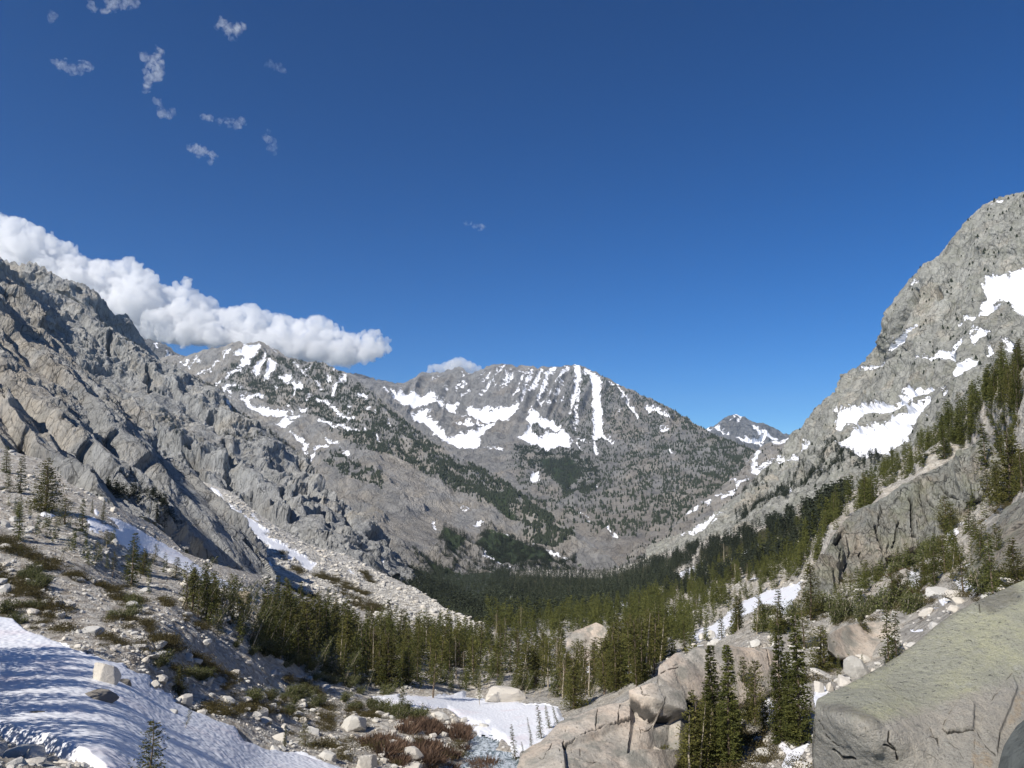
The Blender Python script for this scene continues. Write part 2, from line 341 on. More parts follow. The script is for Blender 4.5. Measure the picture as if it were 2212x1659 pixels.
# -- central mountain
Bp = lambda p, w=None: V('B', p, w)
snow_c = [Bp([(1190, 100), (1120, 200), (1060, 280), (1000, 360)], 18), Bp([(1225, 140), (1215, 210), (1190, 260), (1170, 325)], 15), Bp([(1260, 190), (1200, 280)], 24), Bp([(1400, 140), (1330, 240), (1310, 300), (1290, 350)], 20),
          Bp([(1510, 140), (1470, 220), (1440, 280), (1380, 350), (1340, 415)], 30), Bp([(1430, 160), (1400, 240), (1350, 350)], 12), Bp([(1620, 110), (1570, 180), (1550, 250), (1510, 330), (1480, 415)], 30),
          Bp([(1740, 110), (1660, 220), (1590, 340), (1520, 440)], 20), Bp([(1700, 230), (1640, 350), (1560, 460)], 12), Bp([(1720, 380), (1640, 470)], 10), Bp([(1815, 85), (1830, 200)], 58), Bp([(1830, 200), (1810, 300), (1790, 400)], 38),
          Bp([(1790, 400), (1760, 530)], 20), Bp([(1840, 300), (1830, 400), (1810, 600), (1800, 660)], 18), Bp([(1900, 145), (1960, 180), (2000, 200)], 44), Bp([(1985, 220), (1990, 400), (2000, 520), (2010, 620), (2000, 720)], 82),
          Bp([(1975, 780), (1988, 880)], 28), Bp([(2060, 740), (2130, 790)], 34), Bp([(1000, 155), (970, 205)], 12), Bp([(1055, 165), (1020, 240)], 14), Bp([(860, 250), (820, 310)], 18), Bp([(815, 245), (770, 310)], 10), Bp([(1130, 250), (1100, 300)], 8),
          Bp([(875, 325), (835, 380)], 9), Bp([(830, 165), (875, 160), (850, 195)]), Bp([(1190, 85), (1270, 85)], 7), Bp([(610, 210), (580, 245)], 6), Bp([(1480, 140), (1320, 165)], 9), Bp([(700, 285), (680, 305)], 8),
          Bp([(120, 300), (180, 320), (240, 345), (300, 300), (305, 320), (270, 345), (340, 330), (440, 330), (470, 350), (520, 345), (560, 330), (590, 380), (570, 400), (640, 390), (670, 430), (640, 460), (580, 440), (500, 465), (380, 465), (300, 455), (300, 420), (240, 400), (190, 350), (140, 320)]),
          Bp([(680, 450), (740, 430), (800, 430), (760, 490), (780, 520), (720, 500), (660, 470)]),
          Bp([(850, 450), (890, 440), (940, 470), (1010, 480), (1090, 435), (1070, 500), (1180, 460), (1230, 450), (1300, 430), (1320, 470), (1250, 540), (1220, 590), (1120, 600), (1000, 610), (960, 580), (840, 545), (830, 530), (870, 500)]),
          Bp([(360, 530), (440, 500), (560, 480), (500, 540), (560, 570), (620, 570), (600, 620), (680, 690), (700, 740), (790, 700), (900, 680), (1000, 640), (900, 640), (820, 620), (780, 590), (860, 590), (960, 610), (1070, 620), (1140, 605), (1060, 650), (1010, 700), (960, 740), (1000, 770), (950, 830), (860, 840), (780, 830), (700, 790), (640, 740), (570, 680), (480, 620), (440, 600), (400, 570)]),
          Bp([(1400, 440), (1420, 430), (1420, 490), (1460, 500), (1520, 560), (1570, 570), (1620, 600), (1690, 620), (1700, 650), (1650, 680), (1560, 660), (1500, 640), (1490, 610), (1440, 620), (1420, 660), (1430, 700), (1480, 740), (1560, 690), (1640, 670), (1700, 660), (1720, 710), (1770, 730), (1760, 770), (1800, 800), (1760, 820), (1640, 820), (1560, 850), (1500, 850), (1440, 780), (1350, 760), (1310, 740), (1360, 700), (1400, 650), (1390, 560)]),
          Bp([(1420, 1050), (1460, 1040), (1500, 1080), (1510, 1130), (1450, 1140), (1380, 1095)]), Bp([(1990, 1165), (2005, 1190), (1980, 1205), (1978, 1185)]), Bp([(1770, 740), (1870, 870)], 14), Bp([(1830, 750), (1930, 790)], 14), Bp([(1110, 820), (1180, 850)], 12), Bp([(1000, 825), (1080, 830)], 10),
          Bp([(1780, 1370), (1850, 1440), (1950, 1500)], 7), Bp([(2110, 1600), (2180, 1659)], 9), V('2', [(1750, 250), (1790, 330), (1860, 480), (1920, 560)], 16), V('2', [(1970, 500), (2100, 540)], 30), V('2', [(1785, 500), (1810, 530)], 12), V('2', [(2060, 620), (2110, 615)], 14), V('2', [(1700, 320), (1760, 340)], 12), V('2', [(2120, 760), (2150, 790)], 14)]
veg_c = [V('2', [(1160, 1060), (1300, 1180), (1500, 1290), (1640, 1380), (1560, 1470), (1300, 1400), (1100, 1300), (950, 1150), (1000, 1050)]), V('2', [(1530, 1330), (1700, 1270), (1640, 1370)]), V('2', [(1960, 1130), (2120, 1180), (2000, 1230)]), V('2', [(1200, 790), (1500, 790), (1650, 900), (1450, 1080), (1300, 900)]), V('2', [(1750, 1330), (1850, 1400), (1790, 1440)])]
m_c = rock_mat('central_granite', 26, grey=(.30, .295, .285), tan=(.40, .36, .31), veg=(.048, .068, .032), snow_n=1.5, dk=.64, tanlo=.5, cracks=.4)
tone_c = lambda x, y: .12 * ss(y, 1010, 1120) + .08 * ss(x, 1250, 1450)
gully = lambda P, x, y, d, at: None
def disp_c(P, x, y, d, at):
    u = (x + (y - 790) * .42) / 34.0                                   # ribs and couloirs that run down to the left
    rib = ridged(np.stack([u, y / 400, x * 0], 1), 3, 4, .5)
    up = ss(y, 1000, 850)
    Q = P / 170.0; f1, _ = facet(Q / .5, 2); f2, _ = facet(Q / .2, 3); f3, _ = facet(Q / .08, 6)
    v = 62 * up * (rib - .5) + 26 * (1 - .3 * up) * ridged(Q, 3, 8) + 26 * f1 + 13 * f2 + 6 * f3
    return v * (1 - .8 * ss(at['snow'], -3, 5))
layer('central', [(700, 800), (752, 806), (772, 815), (800, 822), (835, 826), (852, 831), (870, 829), (893, 818), (905, 809), (921, 803), (945, 805), (960, 806), (968, 799), (980, 798), (992, 792), (1001, 794), (1008, 805), (1020, 806), (1034, 803), (1050, 793), (1068, 787), (1100, 789), (1126, 790), (1160, 793), (1200, 792), (1225, 792), (1241, 787), (1262, 793), (1290, 806), (1330, 828), (1380, 852), (1420, 868), (1462, 890), (1500, 915), (1540, 938), (1580, 955), (1617, 968), (1660, 985), (1700, 1010)],
      [(700, 1120), (1000, 1260), (1300, 1262), (1500, 1170), (1700, 1060)],
      [(752, 806, 6300), (900, 815, 6100), (1050, 790, 5700), (1240, 787, 5300), (1460, 890, 4300), (1620, 968, 3600), (1700, 1010, 3500), (850, 880, 5300), (1000, 900, 5000), (900, 950, 4600), (1100, 960, 4300), (1250, 960, 4200), (1200, 1000, 3900), (1150, 1060, 3300), (1000, 1100, 3000), (1400, 1000, 3600), (1550, 1010, 3300), (1500, 1100, 2700), (1300, 1120, 2700), (1150, 1180, 2250), (1000, 1240, 1900), (1300, 1240, 1950), (1430, 1150, 2300), (1600, 1050, 3000), (700, 1120, 3200)],
      m_c, step=1.9, x0=690, x1=1700, disp=disp_c, snow=snow_c, veg=veg_c, tone=tone_c, crag=3.5, cragw=24, label='broad snow-streaked granite mountain closing the valley', oname='mountain')

# -- snowy mountain, middle distance left, with its slabs down to the valley floor
A = lambda p, w=None: V('A', p, w)
snow_m = [A([(920, 270), (870, 290), (820, 350), (780, 400), (840, 380), (900, 310)]), A([(780, 400), (700, 470), (640, 515)], 10), A([(1030, 245), (1150, 235), (1160, 260), (1120, 330), (1060, 400), (1010, 430), (980, 420), (990, 380), (1030, 350), (1000, 340), (950, 350), (940, 320), (990, 300)]),
          A([(1010, 430), (900, 520), (810, 590), (790, 620)], 15), A([(1220, 310), (1170, 360), (1130, 400), (1110, 430), (1100, 500), (1120, 530), (1150, 490), (1180, 430), (1220, 370), (1200, 350)]), A([(1230, 370), (1280, 390), (1310, 430), (1280, 480), (1240, 530), (1190, 535), (1210, 480), (1230, 440)]),
          A([(510, 370), (550, 365), (520, 420), (500, 430), (475, 400)]), A([(620, 345), (590, 400), (540, 445)], 18), A([(650, 385), (670, 390), (645, 418), (630, 405)]), A([(1460, 400), (1500, 450), (1570, 520), (1700, 635)], 13), A([(1605, 415), (1560, 480)], 11),
          A([(1745, 515), (1790, 510), (1785, 590), (1760, 580)]), A([(1880, 505), (1910, 500), (1890, 550), (1860, 590), (1820, 640), (1800, 690), (1785, 680), (1790, 620), (1840, 590)]), A([(1830, 450), (1800, 480)], 8), A([(1330, 510), (1440, 520), (1450, 550), (1400, 600), (1380, 590), (1370, 550), (1320, 530)]),
          A([(1440, 570), (1530, 580), (1540, 620), (1490, 680), (1440, 740), (1430, 750), (1470, 690), (1450, 640)]),
          A([(1000, 700), (1060, 700), (1160, 680), (1190, 690), (1180, 720), (1110, 710), (1070, 740), (1080, 770), (1180, 790), (1280, 820), (1330, 830), (1400, 840), (1410, 880), (1440, 930), (1400, 990), (1350, 960), (1290, 930), (1370, 880), (1180, 860), (1100, 830), (1040, 770), (990, 740)]),
          A([(1410, 870), (1500, 860), (1520, 890), (1440, 900)]), A([(1390, 980), (1430, 1030), (1520, 1070), (1580, 1110), (1570, 1200), (1520, 1130), (1450, 1050)]), A([(1620, 1125), (1780, 1135), (1780, 1150), (1700, 1165), (1650, 1200), (1640, 1230), (1600, 1250), (1590, 1210), (1640, 1180), (1640, 1150)]),
          A([(1730, 1070), (1840, 1110), (1790, 1130), (1740, 1110)]), A([(1860, 1150), (1930, 1190), (1950, 1230), (1900, 1200)]), A([(1660, 745), (1760, 760), (1840, 830), (1920, 870), (1970, 885)], 24), A([(1930, 880), (1890, 960)], 14), A([(1690, 935), (1760, 950), (1800, 985), (1880, 970), (1960, 1000), (2020, 1020)], 26),
          A([(2060, 970), (2130, 1020)], 15), A([(1510, 810), (1590, 795), (1540, 840)]), A([(1590, 670), (1600, 710), (1560, 750)], 13), A([(2020, 710), (2100, 730)], 20), A([(2070, 800), (2170, 830)], 18), A([(970, 600), (1035, 630), (1000, 640)]), A([(930, 590), (860, 650)], 24), A([(905, 660), (915, 700)], 13),
          A([(1285, 600), (1295, 612)], 20), A([(1410, 800), (1420, 840)], 18), A([(1920, 790), (1950, 790)], 16), A([(1230, 255), (1290, 305)], 8),
          V('B', [(820, 1320), (870, 1350), (930, 1370)], 10), V('B', [(930, 1462), (985, 1470), (960, 1503), (920, 1500)]), V('B', [(550, 1480), (582, 1535)], 16), V('B', [(1200, 1580), (1350, 1655)], 10), V('B', [(575, 1640), (580, 1665)], 12),
          V('5', [(920, 390), (1000, 430), (1080, 470)], 16), V('5', [(940, 350), (990, 400)], 10), V('B', [(70, 735), (100, 750)], 14), V('B', [(180, 600), (200, 650)], 12), V('5', [(1160, 295), (1220, 320)], 6), V('5', [(1300, 360), (1450, 405)], 7)]
veg_m = [V('5', [(460, 370), (640, 380), (720, 440), (900, 520), (700, 560), (560, 480)]), V('5', [(640, 190), (860, 280), (900, 250), (930, 190), (1080, 240), (1250, 330), (1450, 400), (1700, 440), (1500, 480), (1060, 470), (960, 460), (830, 340), (760, 390), (640, 330)]),
         V('B', [(600, 1050), (700, 1060), (900, 1130), (1300, 1150), (1330, 1250), (1250, 1300), (1450, 1500), (1300, 1550), (1100, 1400), (900, 1250), (780, 1220), (680, 1180)]), V('5', [(0, 0), (1, 0), (1, 1)])]
def tone_m(x, y): return .14 * ss(sdf(x, y, [V('B', [(60, 820), (300, 850), (480, 1050), (480, 1200), (200, 1000), (60, 950)]), V('5', [(820, 360), (1040, 440), (900, 440)]), V('B', [(900, 1380), (1180, 1500), (1180, 1540), (960, 1440)])]), -10, 10) + .05
slab = [V('5', [(330, 100), (560, 100), (650, 190), (670, 280), (620, 350), (450, 330), (330, 260)]), V('5', [(560, 60), (800, 100), (960, 210), (880, 290), (700, 220), (560, 120)]), V('B', [(100, 850), (450, 1000), (560, 1200), (400, 1250), (100, 1050)])]
m_m = rock_mat('slab_granite', 17, grey=(.31, .305, .295), tan=(.43, .39, .33), veg=(.048, .068, .032), snow_n=1.6, dk=.64, cracks=.5, streak=((1.2, .7, .35), (0, .6, .3)))
ax_m = axis_of((800, 1050, 2500), (930, 1180, 2200))
layer('snowy', [(240, 760), (310, 779), (380, 768), (400, 772), (436, 757), (452, 753), (488, 748), (500, 741), (515, 736.5), (528, 744), (548, 741), (560, 738), (572, 742), (580, 749), (602, 757), (617, 771), (640, 776), (660, 781), (685, 783), (705, 787), (730, 798), (747, 806), (763, 812), (790, 835), (820, 858), (850, 880), (880, 908), (915, 938), (950, 962), (1000, 990), (1040, 1012), (1090, 1040), (1150, 1085), (1200, 1120), (1260, 1160), (1300, 1190), (1330, 1215), (1360, 1235)],
      [(240, 960), (600, 1200), (800, 1280), (1000, 1285), (1360, 1262)],
      [(310, 779, 4300), (400, 770, 4200), (515, 737, 3900), (600, 757, 3900), (760, 812, 3500), (500, 850, 3500), (620, 900, 3200), (700, 960, 2850), (880, 908, 3100), (1000, 990, 2800), (1150, 1085, 2450), (1300, 1190, 2050), (1360, 1235, 1900), (750, 1050, 2300), (850, 1150, 1750), (850, 1230, 1350), (1000, 1245, 1600), (950, 1120, 2150), (1100, 1230, 1800), (600, 1050, 2500), (600, 1200, 2000), (240, 960, 3200), (1360, 1262, 1800), (1000, 1285, 1500)],
      m_m, step=1.9, x0=240, x1=1360, disp=cliff(95, 34, ax_m, 2.6, 14, mask=lambda x, y: 1 - .75 * ss(sdf(x, y, slab), -8, 12)), snow=snow_m, veg=veg_m, tone=tone_m, crag=3.5, cragw=20, label='mountain with two dark summits, snow gullies and pale slabs below', oname='mountain')

# -- low spur with snow under the far peak
J = lambda p, w=None: V('J', p, w)
snow_s = [J([(850, 95), (1000, 75), (1070, 30)], 44), J([(700, 210), (670, 290), (660, 380), (720, 420)], 46), J([(720, 370), (860, 310)], 34), J([(420, 440), (530, 390)], 16), J([(500, 530), (600, 475)], 32), J([(370, 660), (480, 590)], 26), J([(360, 490), (480, 470)], 14), J([(560, 300), (590, 300)], 16), J([(0, 795), (110, 745)], 34), J([(170, 700), (240, 690)], 16), J([(310, 650), (360, 640)], 12)]
layer('spur', [(1300, 1200), (1340, 1210), (1400, 1168), (1440, 1148), (1481, 1110), (1500, 1095), (1560, 1050), (1600, 1020), (1618, 990), (1637, 973), (1655, 959), (1672, 954), (1695, 950), (1720, 935), (1760, 920), (1800, 910)],
      [(1300, 1260), (1400, 1215), (1500, 1180), (1640, 1100), (1800, 1000)],
      [(1300, 1200, 2100), (1400, 1168, 2150), (1500, 1095, 2400), (1600, 1020, 2700), (1640, 973, 3000), (1720, 935, 3100), (1800, 910, 3200), (1300, 1260, 1900), (1500, 1180, 1850), (1640, 1100, 2000), (1800, 1000, 2300)],
      m_m, x0=1300, x1=1800, disp=cliff(80, 26, (.7, .3, .5), 2.2, 33), snow=snow_s, tone=lambda x, y: x * 0 + .1, crag=4, cragw=18, label='low tan rock spur with snow gully below the pyramid peak', oname='hill')

# -- left cliffs
m_cl = rock_mat('cliff_granite', 7, cracks=.8, grey=(.375, .375, .36), tan=(.45, .41, .34), dark=(.14, .138, .132), veg=(.04, .055, .024), snow_n=1.6, dk=.63, streak=((1.5, 1.2, .42), (0, 0, 0)), bumpd=3.5, tanlo=.5)
layer('rear_cliff', [(-260, 480), (-60, 530), (0, 556), (22, 567), (30, 568), (45, 570), (69, 565), (85, 572), (105, 583), (128, 598), (149, 604), (170, 614), (190, 622), (208, 633), (225, 653), (240, 676), (250, 681), (262, 677), (272, 679), (283, 695), (295, 716), (310, 738), (330, 765), (360, 790), (420, 820)],
      [(-260, 700), (69, 700), (194, 730), (312, 800), (420, 870)],
      [(-260, 480, 1500), (0, 556, 1750), (69, 565, 1750), (208, 633, 1750), (310, 738, 1900), (420, 820, 2100), (-260, 700, 1420), (69, 700, 1640), (312, 800, 1800), (420, 870, 2000)], m_cl, x0=-260, x1=420,
      disp=cliff(70, 26, (0, .1, -1), 4, 51, w=(.8, .8, .45, .12), vert=5), tone=lambda x, y: x * 0 + .03, crag=7, cragw=16, label='jagged pale cliff crest above the dark tree ledges', oname='cliff')
ax2 = axis_of((300, 850, 1150), (330, 1000, 950))
def mk2(x, y): return .75 + .35 * ss(sdf(x, y, [V('G', [(0, 700), (500, 900), (1400, 1000), (1500, 1400), (1200, 1600), (0, 1100)])]), -20, 20)
gash = [([(485, 975), (495, 1020), (500, 1060)], 16), ([(408, 985), (425, 1030), (440, 1065)], 18), ([(648, 1050), (660, 1075), (675, 1095)], 17), ([(545, 1030), (560, 1065)], 9), ([(232, 775), (238, 740), (236, 715)], 6), ([(455, 905), (470, 935)], 13), ([(600, 1100), (625, 1140)], 8), ([(640, 970), (650, 1000)], 6), ([(318, 815), (322, 850)], 5), ([(740, 1120), (755, 1150)], 9), ([(800, 1160), (806, 1175)], 8), ([(690, 1130), (705, 1160)], 8)]
def disp2(P, x, y, d, at):
    v = cliff(75, 30, ax2, 2.6, 61, w=(.55, .95, .50, .15), mask=mk2, ramp=(.72, 120, .7, .1), vert=4.2)(P, x, y, d, at)
    g_ = fbm(P / 30, 4, 91) * 16; return v - 22 * ss(sdf(x + g_, y + g_ * .5, gash), -6, 5)
veg2 = [A([(0, 230), (200, 300), (420, 430), (700, 600), (980, 900), (1300, 1150), (1500, 1300), (1560, 1500)], 36), A([(600, 760), (800, 1000), (900, 1150)], 24), A([(300, 1000), (420, 1130)], 16)]
snow2 = [A([(835, 765), (895, 795), (880, 825)], 22), A([(435, 468), (505, 493)], 13), A([(240, 320), (310, 380)], 8), V('5', [(235, 425), (280, 450)], 14)]
layer('mid_cliff', [(-260, 500), (0, 561), (20, 580), (50, 606), (69, 620), (104, 634), (139, 645), (170, 660), (194, 678), (222, 700), (243, 714), (264, 732), (290, 742), (319, 765), (347, 782), (370, 790), (399, 803), (434, 824), (469, 841), (503, 879), (542, 903), (590, 942), (625, 969), (650, 996), (691, 1049), (720, 1078), (760, 1102), (790, 1120), (815, 1150), (840, 1185), (862, 1205), (880, 1235), (905, 1262)],
      [(-260, 1000), (0, 1000), (300, 1100), (520, 1130), (700, 1235), (800, 1260), (905, 1300)],
      [(-260, 500, 1100), (0, 561, 1200), (104, 634, 1350), (243, 714, 1350), (434, 824, 1350), (590, 942, 1300), (691, 1049, 1250), (790, 1120, 1150), (905, 1262, 1150), (0, 750, 1100), (200, 850, 1190), (330, 950, 1130), (470, 1040, 1050), (600, 1130, 960), (700, 1200, 900), (800, 1250, 900), (905, 1300, 950), (0, 1000, 950), (300, 1100, 1000), (520, 1130, 960), (-260, 1000, 850)],
      m_cl, step=1.8, x0=-260, x1=905, disp=disp2, veg=veg2, snow=snow2, tone=lambda x, y: .10 * ss(sdf(x, y, [V('G', [(480, 380), (800, 600), (900, 900), (600, 1000), (400, 500)])]), -20, 20), crag=5, cragw=15, label='tall pale granite cliff wall with vertical joints and black clefts', oname='cliff')
m_l1 = rock_mat('buttress_granite', 4, cracks=.8, grey=(.365, .365, .35), tan=(.47, .42, .345), dark=(.13, .13, .125), veg=(.04, .055, .022), snow_n=1.2, dk=.62, streak=((1.2, 1.0, .4), (0, .65, 0)), bumpd=1.8, tanlo=.47)
ax1 = axis_of((200, 850, 400), (480, 1150, 345))
def mk1(x, y): return 1 - .62 * ss(sdf(x, y, [V('F', [(1500, 300), (2212, 500), (2700, 1300), (2900, 1640), (2500, 1600), (2050, 1250), (1950, 900)])]), -12, 14)
gash1 = [V('F', [(1150, 150), (1250, 300), (1450, 480), (1600, 640)], 60), V('F', [(1500, 480), (1700, 800), (1800, 1000), (1960, 1180)], 150), V('F', [(240, 180), (300, 300)], 46), V('F', [(860, 300), (880, 440)], 40), V('A', [(240, 1100), (320, 1220)], 60), V('A', [(100, 420), (330, 720), (560, 1000)], 40), V('A', [(560, 1000), (760, 1180), (860, 1360)], 60), V('A', [(590, 1290), (700, 1420), (860, 1550)], 50)]
def disp1(P, x, y, d, at):
    v = cliff(27, 8.5, ax1, 3.2, 71, w=(.7, .8, .36, .16), mask=mk1, ramp=(1.0, 95, .95, .35))(P, x, y, d, at)
    g_ = fbm(P / 12, 4, 92) * 18; return v - 10 * ss(sdf(x + g_, y + g_, gash1), -8, 6)
layer('left_buttress', [(-260, 420), (-60, 540), (0, 590), (25, 610), (55, 645), (85, 690), (108, 728), (140, 765), (174, 798), (205, 826), (240, 853), (270, 875), (295, 893), (325, 935), (347, 975), (380, 1000), (420, 1020), (440, 1042), (458, 1062), (480, 1085), (505, 1108), (540, 1150), (572, 1186), (582, 1212), (584, 1250), (600, 1290)],
      [(-260, 1010), (0, 1020), (100, 1030), (150, 1075), (240, 1125), (330, 1165), (400, 1225), (575, 1275), (600, 1300)],
      [(-260, 420, 400), (0, 590, 440), (108, 728, 425), (240, 853, 405), (347, 975, 385), (458, 1062, 370), (540, 1150, 350), (584, 1240, 336), (0, 800, 330), (150, 900, 330), (300, 1000, 335), (400, 1100, 325), (0, 980, 262), (100, 1000, 266), (150, 1050, 262), (240, 1100, 262), (330, 1150, 272), (400, 1205, 288), (575, 1260, 327), (600, 1300, 322), (-260, 1010, 240)],
      m_l1, step=1.8, x0=-260, x1=600, disp=disp1, veg=[A([(0, 300), (280, 640), (520, 900), (700, 1060), (900, 1200)], 22), V('F', [(1300, 620), (1550, 760)], 60), V('F', [(1150, 780), (1500, 900), (1700, 1050)], 60)], tone=lambda x, y: .13 * ss(x, 180, 40), crag=4, cragw=13, label='huge light granite buttress with a smooth ramp of slabs', oname='cliff')

# -- talus fan
m_t = rock_mat('talus', 2.2, grey=(.52, .50, .455), tan=(.55, .50, .42), dark=(.2, .19, .17), soil=(.34, .31, .26), veg=(.05, .06, .025), snow_n=1.0, dk=.66, bumpd=1.2)
Gc = lambda p, w=None: V('G', p, w)
snow_t = [Gc([(360, 1150), (440, 1190), (520, 1280), (600, 1370), (700, 1430), (800, 1500), (900, 1570), (980, 1659), (760, 1659), (720, 1590), (640, 1500), (620, 1470), (660, 1480), (560, 1400), (480, 1300), (370, 1200)]),
          V('4', [(1500, 180), (1600, 230), (1700, 290), (1800, 340), (1850, 370), (1920, 430), (1900, 460), (1830, 420), (1800, 390), (1760, 400), (1700, 350), (1640, 330), (1620, 290), (1520, 220)]), V('4', [(1640, 390), (1670, 440), (1640, 460), (1610, 410)]), Gc([(820, 1450), (900, 1530)], 20), V('4', [(1580, 510), (1690, 545)], 26), V('5', [(110, 460), (150, 475)], 10)]
veg_t = [V('4', [(1700, 350), (1740, 385)], 26), V('4', [(1780, 450), (1830, 465)], 24), V('4', [(1510, 520), (1560, 545)], 20), V('4', [(1640, 560), (1800, 620), (1900, 640)], 34), V('4', [(1940, 480), (2212, 600)], 26), V('4', [(2050, 560), (2212, 690)], 30), V('5', [(130, 640), (300, 700)], 34), V('5', [(60, 560), (160, 600)], 14), V('5', [(190, 470), (260, 520)], 12)]
def disp_t(P, x, y, d, at):
    f1, _ = facet(P / 5.0, 5); f2, _ = facet(P / 2.0, 6); return (fbm(P / 40, 3, 4) * 5 + f1 * .9 + f2 * .5) * (1 - .8 * ss(at['snow'], 0, 5))
TAL = layer('talus', [(400, 1035), (430, 1036), (462, 1050), (500, 1062), (530, 1085), (560, 1112), (600, 1138), (650, 1165), (690, 1182), (750, 1197), (800, 1225), (850, 1250), (900, 1272), (960, 1312), (1010, 1335), (1042, 1350), (1060, 1385)],
      [(400, 1230), (575, 1330), (700, 1375), (850, 1400), (1060, 1420)],
      [(400, 1035, 950), (460, 1050, 860), (560, 1112, 750), (690, 1182, 690), (800, 1225, 640), (900, 1272, 570), (1042, 1350, 440), (400, 1150, 600), (500, 1150, 560), (600, 1240, 440), (575, 1300, 370), (700, 1300, 400), (850, 1340, 400), (700, 1375, 340), (1060, 1420, 400)],
      m_t, x0=400, x1=1060, disp=disp_t, snow=snow_t, veg=veg_t, tone=lambda x, y: x * 0 - .02, talus=lambda x, y: x * 0 + 1, crag=1.5, cragw=9, label='pale talus fan of broken granite below the cliffs', oname='slope')

# -- right mountain
Cc = lambda p, w=None: V('C', p, w)
snow_r = [Cc([(-20, 1400), (60, 1330), (130, 1280), (200, 1270), (300, 1250), (400, 1220), (440, 1225), (480, 1200), (560, 1150), (590, 1100), (630, 1095), (640, 1120), (680, 1090), (740, 1065), (790, 1090), (840, 1110), (800, 1180), (740, 1200), (640, 1280), (580, 1250), (480, 1270), (380, 1290), (290, 1310), (230, 1330), (120, 1390), (60, 1430), (-10, 1430)]),
          Cc([(110, 1410), (250, 1360), (230, 1390), (180, 1440), (130, 1450)]),
          Cc([(0, 1600), (100, 1540), (200, 1490), (260, 1500), (340, 1450), (350, 1480), (520, 1390), (640, 1320), (700, 1310), (820, 1230), (850, 1230), (830, 1300), (780, 1370), (700, 1370), (620, 1450), (560, 1560), (520, 1720), (300, 1760), (100, 1690), (50, 1640)]),
          Cc([(880, 1040), (910, 970), (960, 920), (1040, 900), (1070, 870), (1180, 850), (1250, 800), (1240, 760), (1290, 755), (1300, 850), (1240, 930), (1120, 960), (1060, 1000), (960, 1010)]), Cc([(900, 1090), (1030, 1070), (1010, 1150), (950, 1220), (930, 1150)]),
          Cc([(700, 890), (760, 860), (830, 830), (860, 800), (900, 815), (940, 810), (1000, 770), (1070, 735), (1050, 790), (970, 830), (900, 860), (800, 870)]), Cc([(1120, 730), (1140, 700), (1210, 660), (1300, 650), (1300, 680), (1220, 710), (1130, 760)]),
          Cc([(470, 800), (500, 740), (570, 680), (650, 600), (690, 610), (620, 680), (590, 740), (540, 760)]), Cc([(220, 990), (260, 940), (340, 920), (430, 885), (490, 905), (420, 940), (330, 940)]), Cc([(630, 262), (690, 242)], 14), Cc([(240, 880), (265, 855)], 20), Cc([(470, 710), (510, 675)], 8),
          Cc([(1518, 130), (1440, 170), (1430, 200), (1330, 200), (1250, 230), (1230, 240), (1240, 290), (1210, 320), (1240, 370), (1230, 430), (1190, 500), (1130, 540), (1060, 540), (1050, 570), (1110, 560), (1190, 520), (1240, 560), (1320, 510), (1380, 470), (1300, 460), (1390, 420), (1440, 430), (1480, 460), (1518, 520), (1700, 600), (2000, 400), (1900, 0)]),
          Cc([(1400, 740), (1470, 740), (1480, 860), (1420, 870)]), Cc([(985, 590), (1030, 585)], 16), V('3', [(2030, 185), (2110, 155)], 12), J([(950, 330), (1090, 230), (1200, 130)], 26), J([(1030, 325), (1100, 280)], 32), J([(1350, 90), (1440, 50)], 30), J([(0, 1060), (150, 990), (260, 900), (350, 830)], 46), J([(280, 950), (370, 890)], 34), J([(260, 760), (330, 720)], 16), J([(1160, 555), (1300, 480), (1390, 420)], 34), J([(1040, 600), (1080, 650)], 36)]
veg_r = [V('3', [(1350, 950), (1450, 990), (1560, 930)], 10), V('3', [(1950, 860), (2212, 830)], 12), V('C', [(480, 905), (620, 910), (760, 890), (960, 860)], 22), J([(700, 450), (860, 330), (1000, 240)], 70), J([(560, 640), (700, 500), (900, 400)], 30)]
def tone_r(x, y): return .17 * ss(sdf(x, y, [J([(700, 560), (950, 450), (1000, 520), (900, 620), (700, 760), (480, 850), (380, 960), (360, 900)]), Cc([(660, 330), (800, 250), (860, 340), (720, 520), (650, 540)])]), -6, 8)
m_r = rock_mat('right_granite', 6, grey=(.35, .347, .31), tan=(.48, .43, .345), dark=(.14, .145, .13), veg=(.032, .042, .018), snow_n=1.2, dk=.60, streak=((1.1, .9, .6), (.2, -.4, 0)), bumpd=3.2, lich=(.27, .275, .215, .45), tanlo=.52)
gash_r = [Cc([(650, 330), (640, 420), (600, 500), (560, 580), (520, 650)], 40), Cc([(400, 600), (370, 700), (340, 790)], 28), Cc([(840, 310), (840, 380)], 10), Cc([(960, 870), (860, 1000), (790, 1070)], 45), J([(945, 440), (960, 520)], 20), J([(690, 600), (700, 690)], 18), J([(830, 490), (840, 580)], 14)]
ax_r = axis_of((2050, 560, 1150), (1960, 760, 1050))
def disp_r(P, x, y, d, at):
    v = cliff(85, 24, ax_r, 2.4, 81, w=(.8, .8, .42, .13))(P, x, y, d, at)
    led = ridged(np.stack([(y + .55 * x) / 90, x / 900, y * 0], 1), 3, 12)        # ledges that climb to the right
    g_ = fbm(P / 25, 4, 93) * 12; return v + 24 * (led - .5) * ss(y, 700, 850) - 26 * ss(sdf(x + g_, y, gash_r), -6, 6)
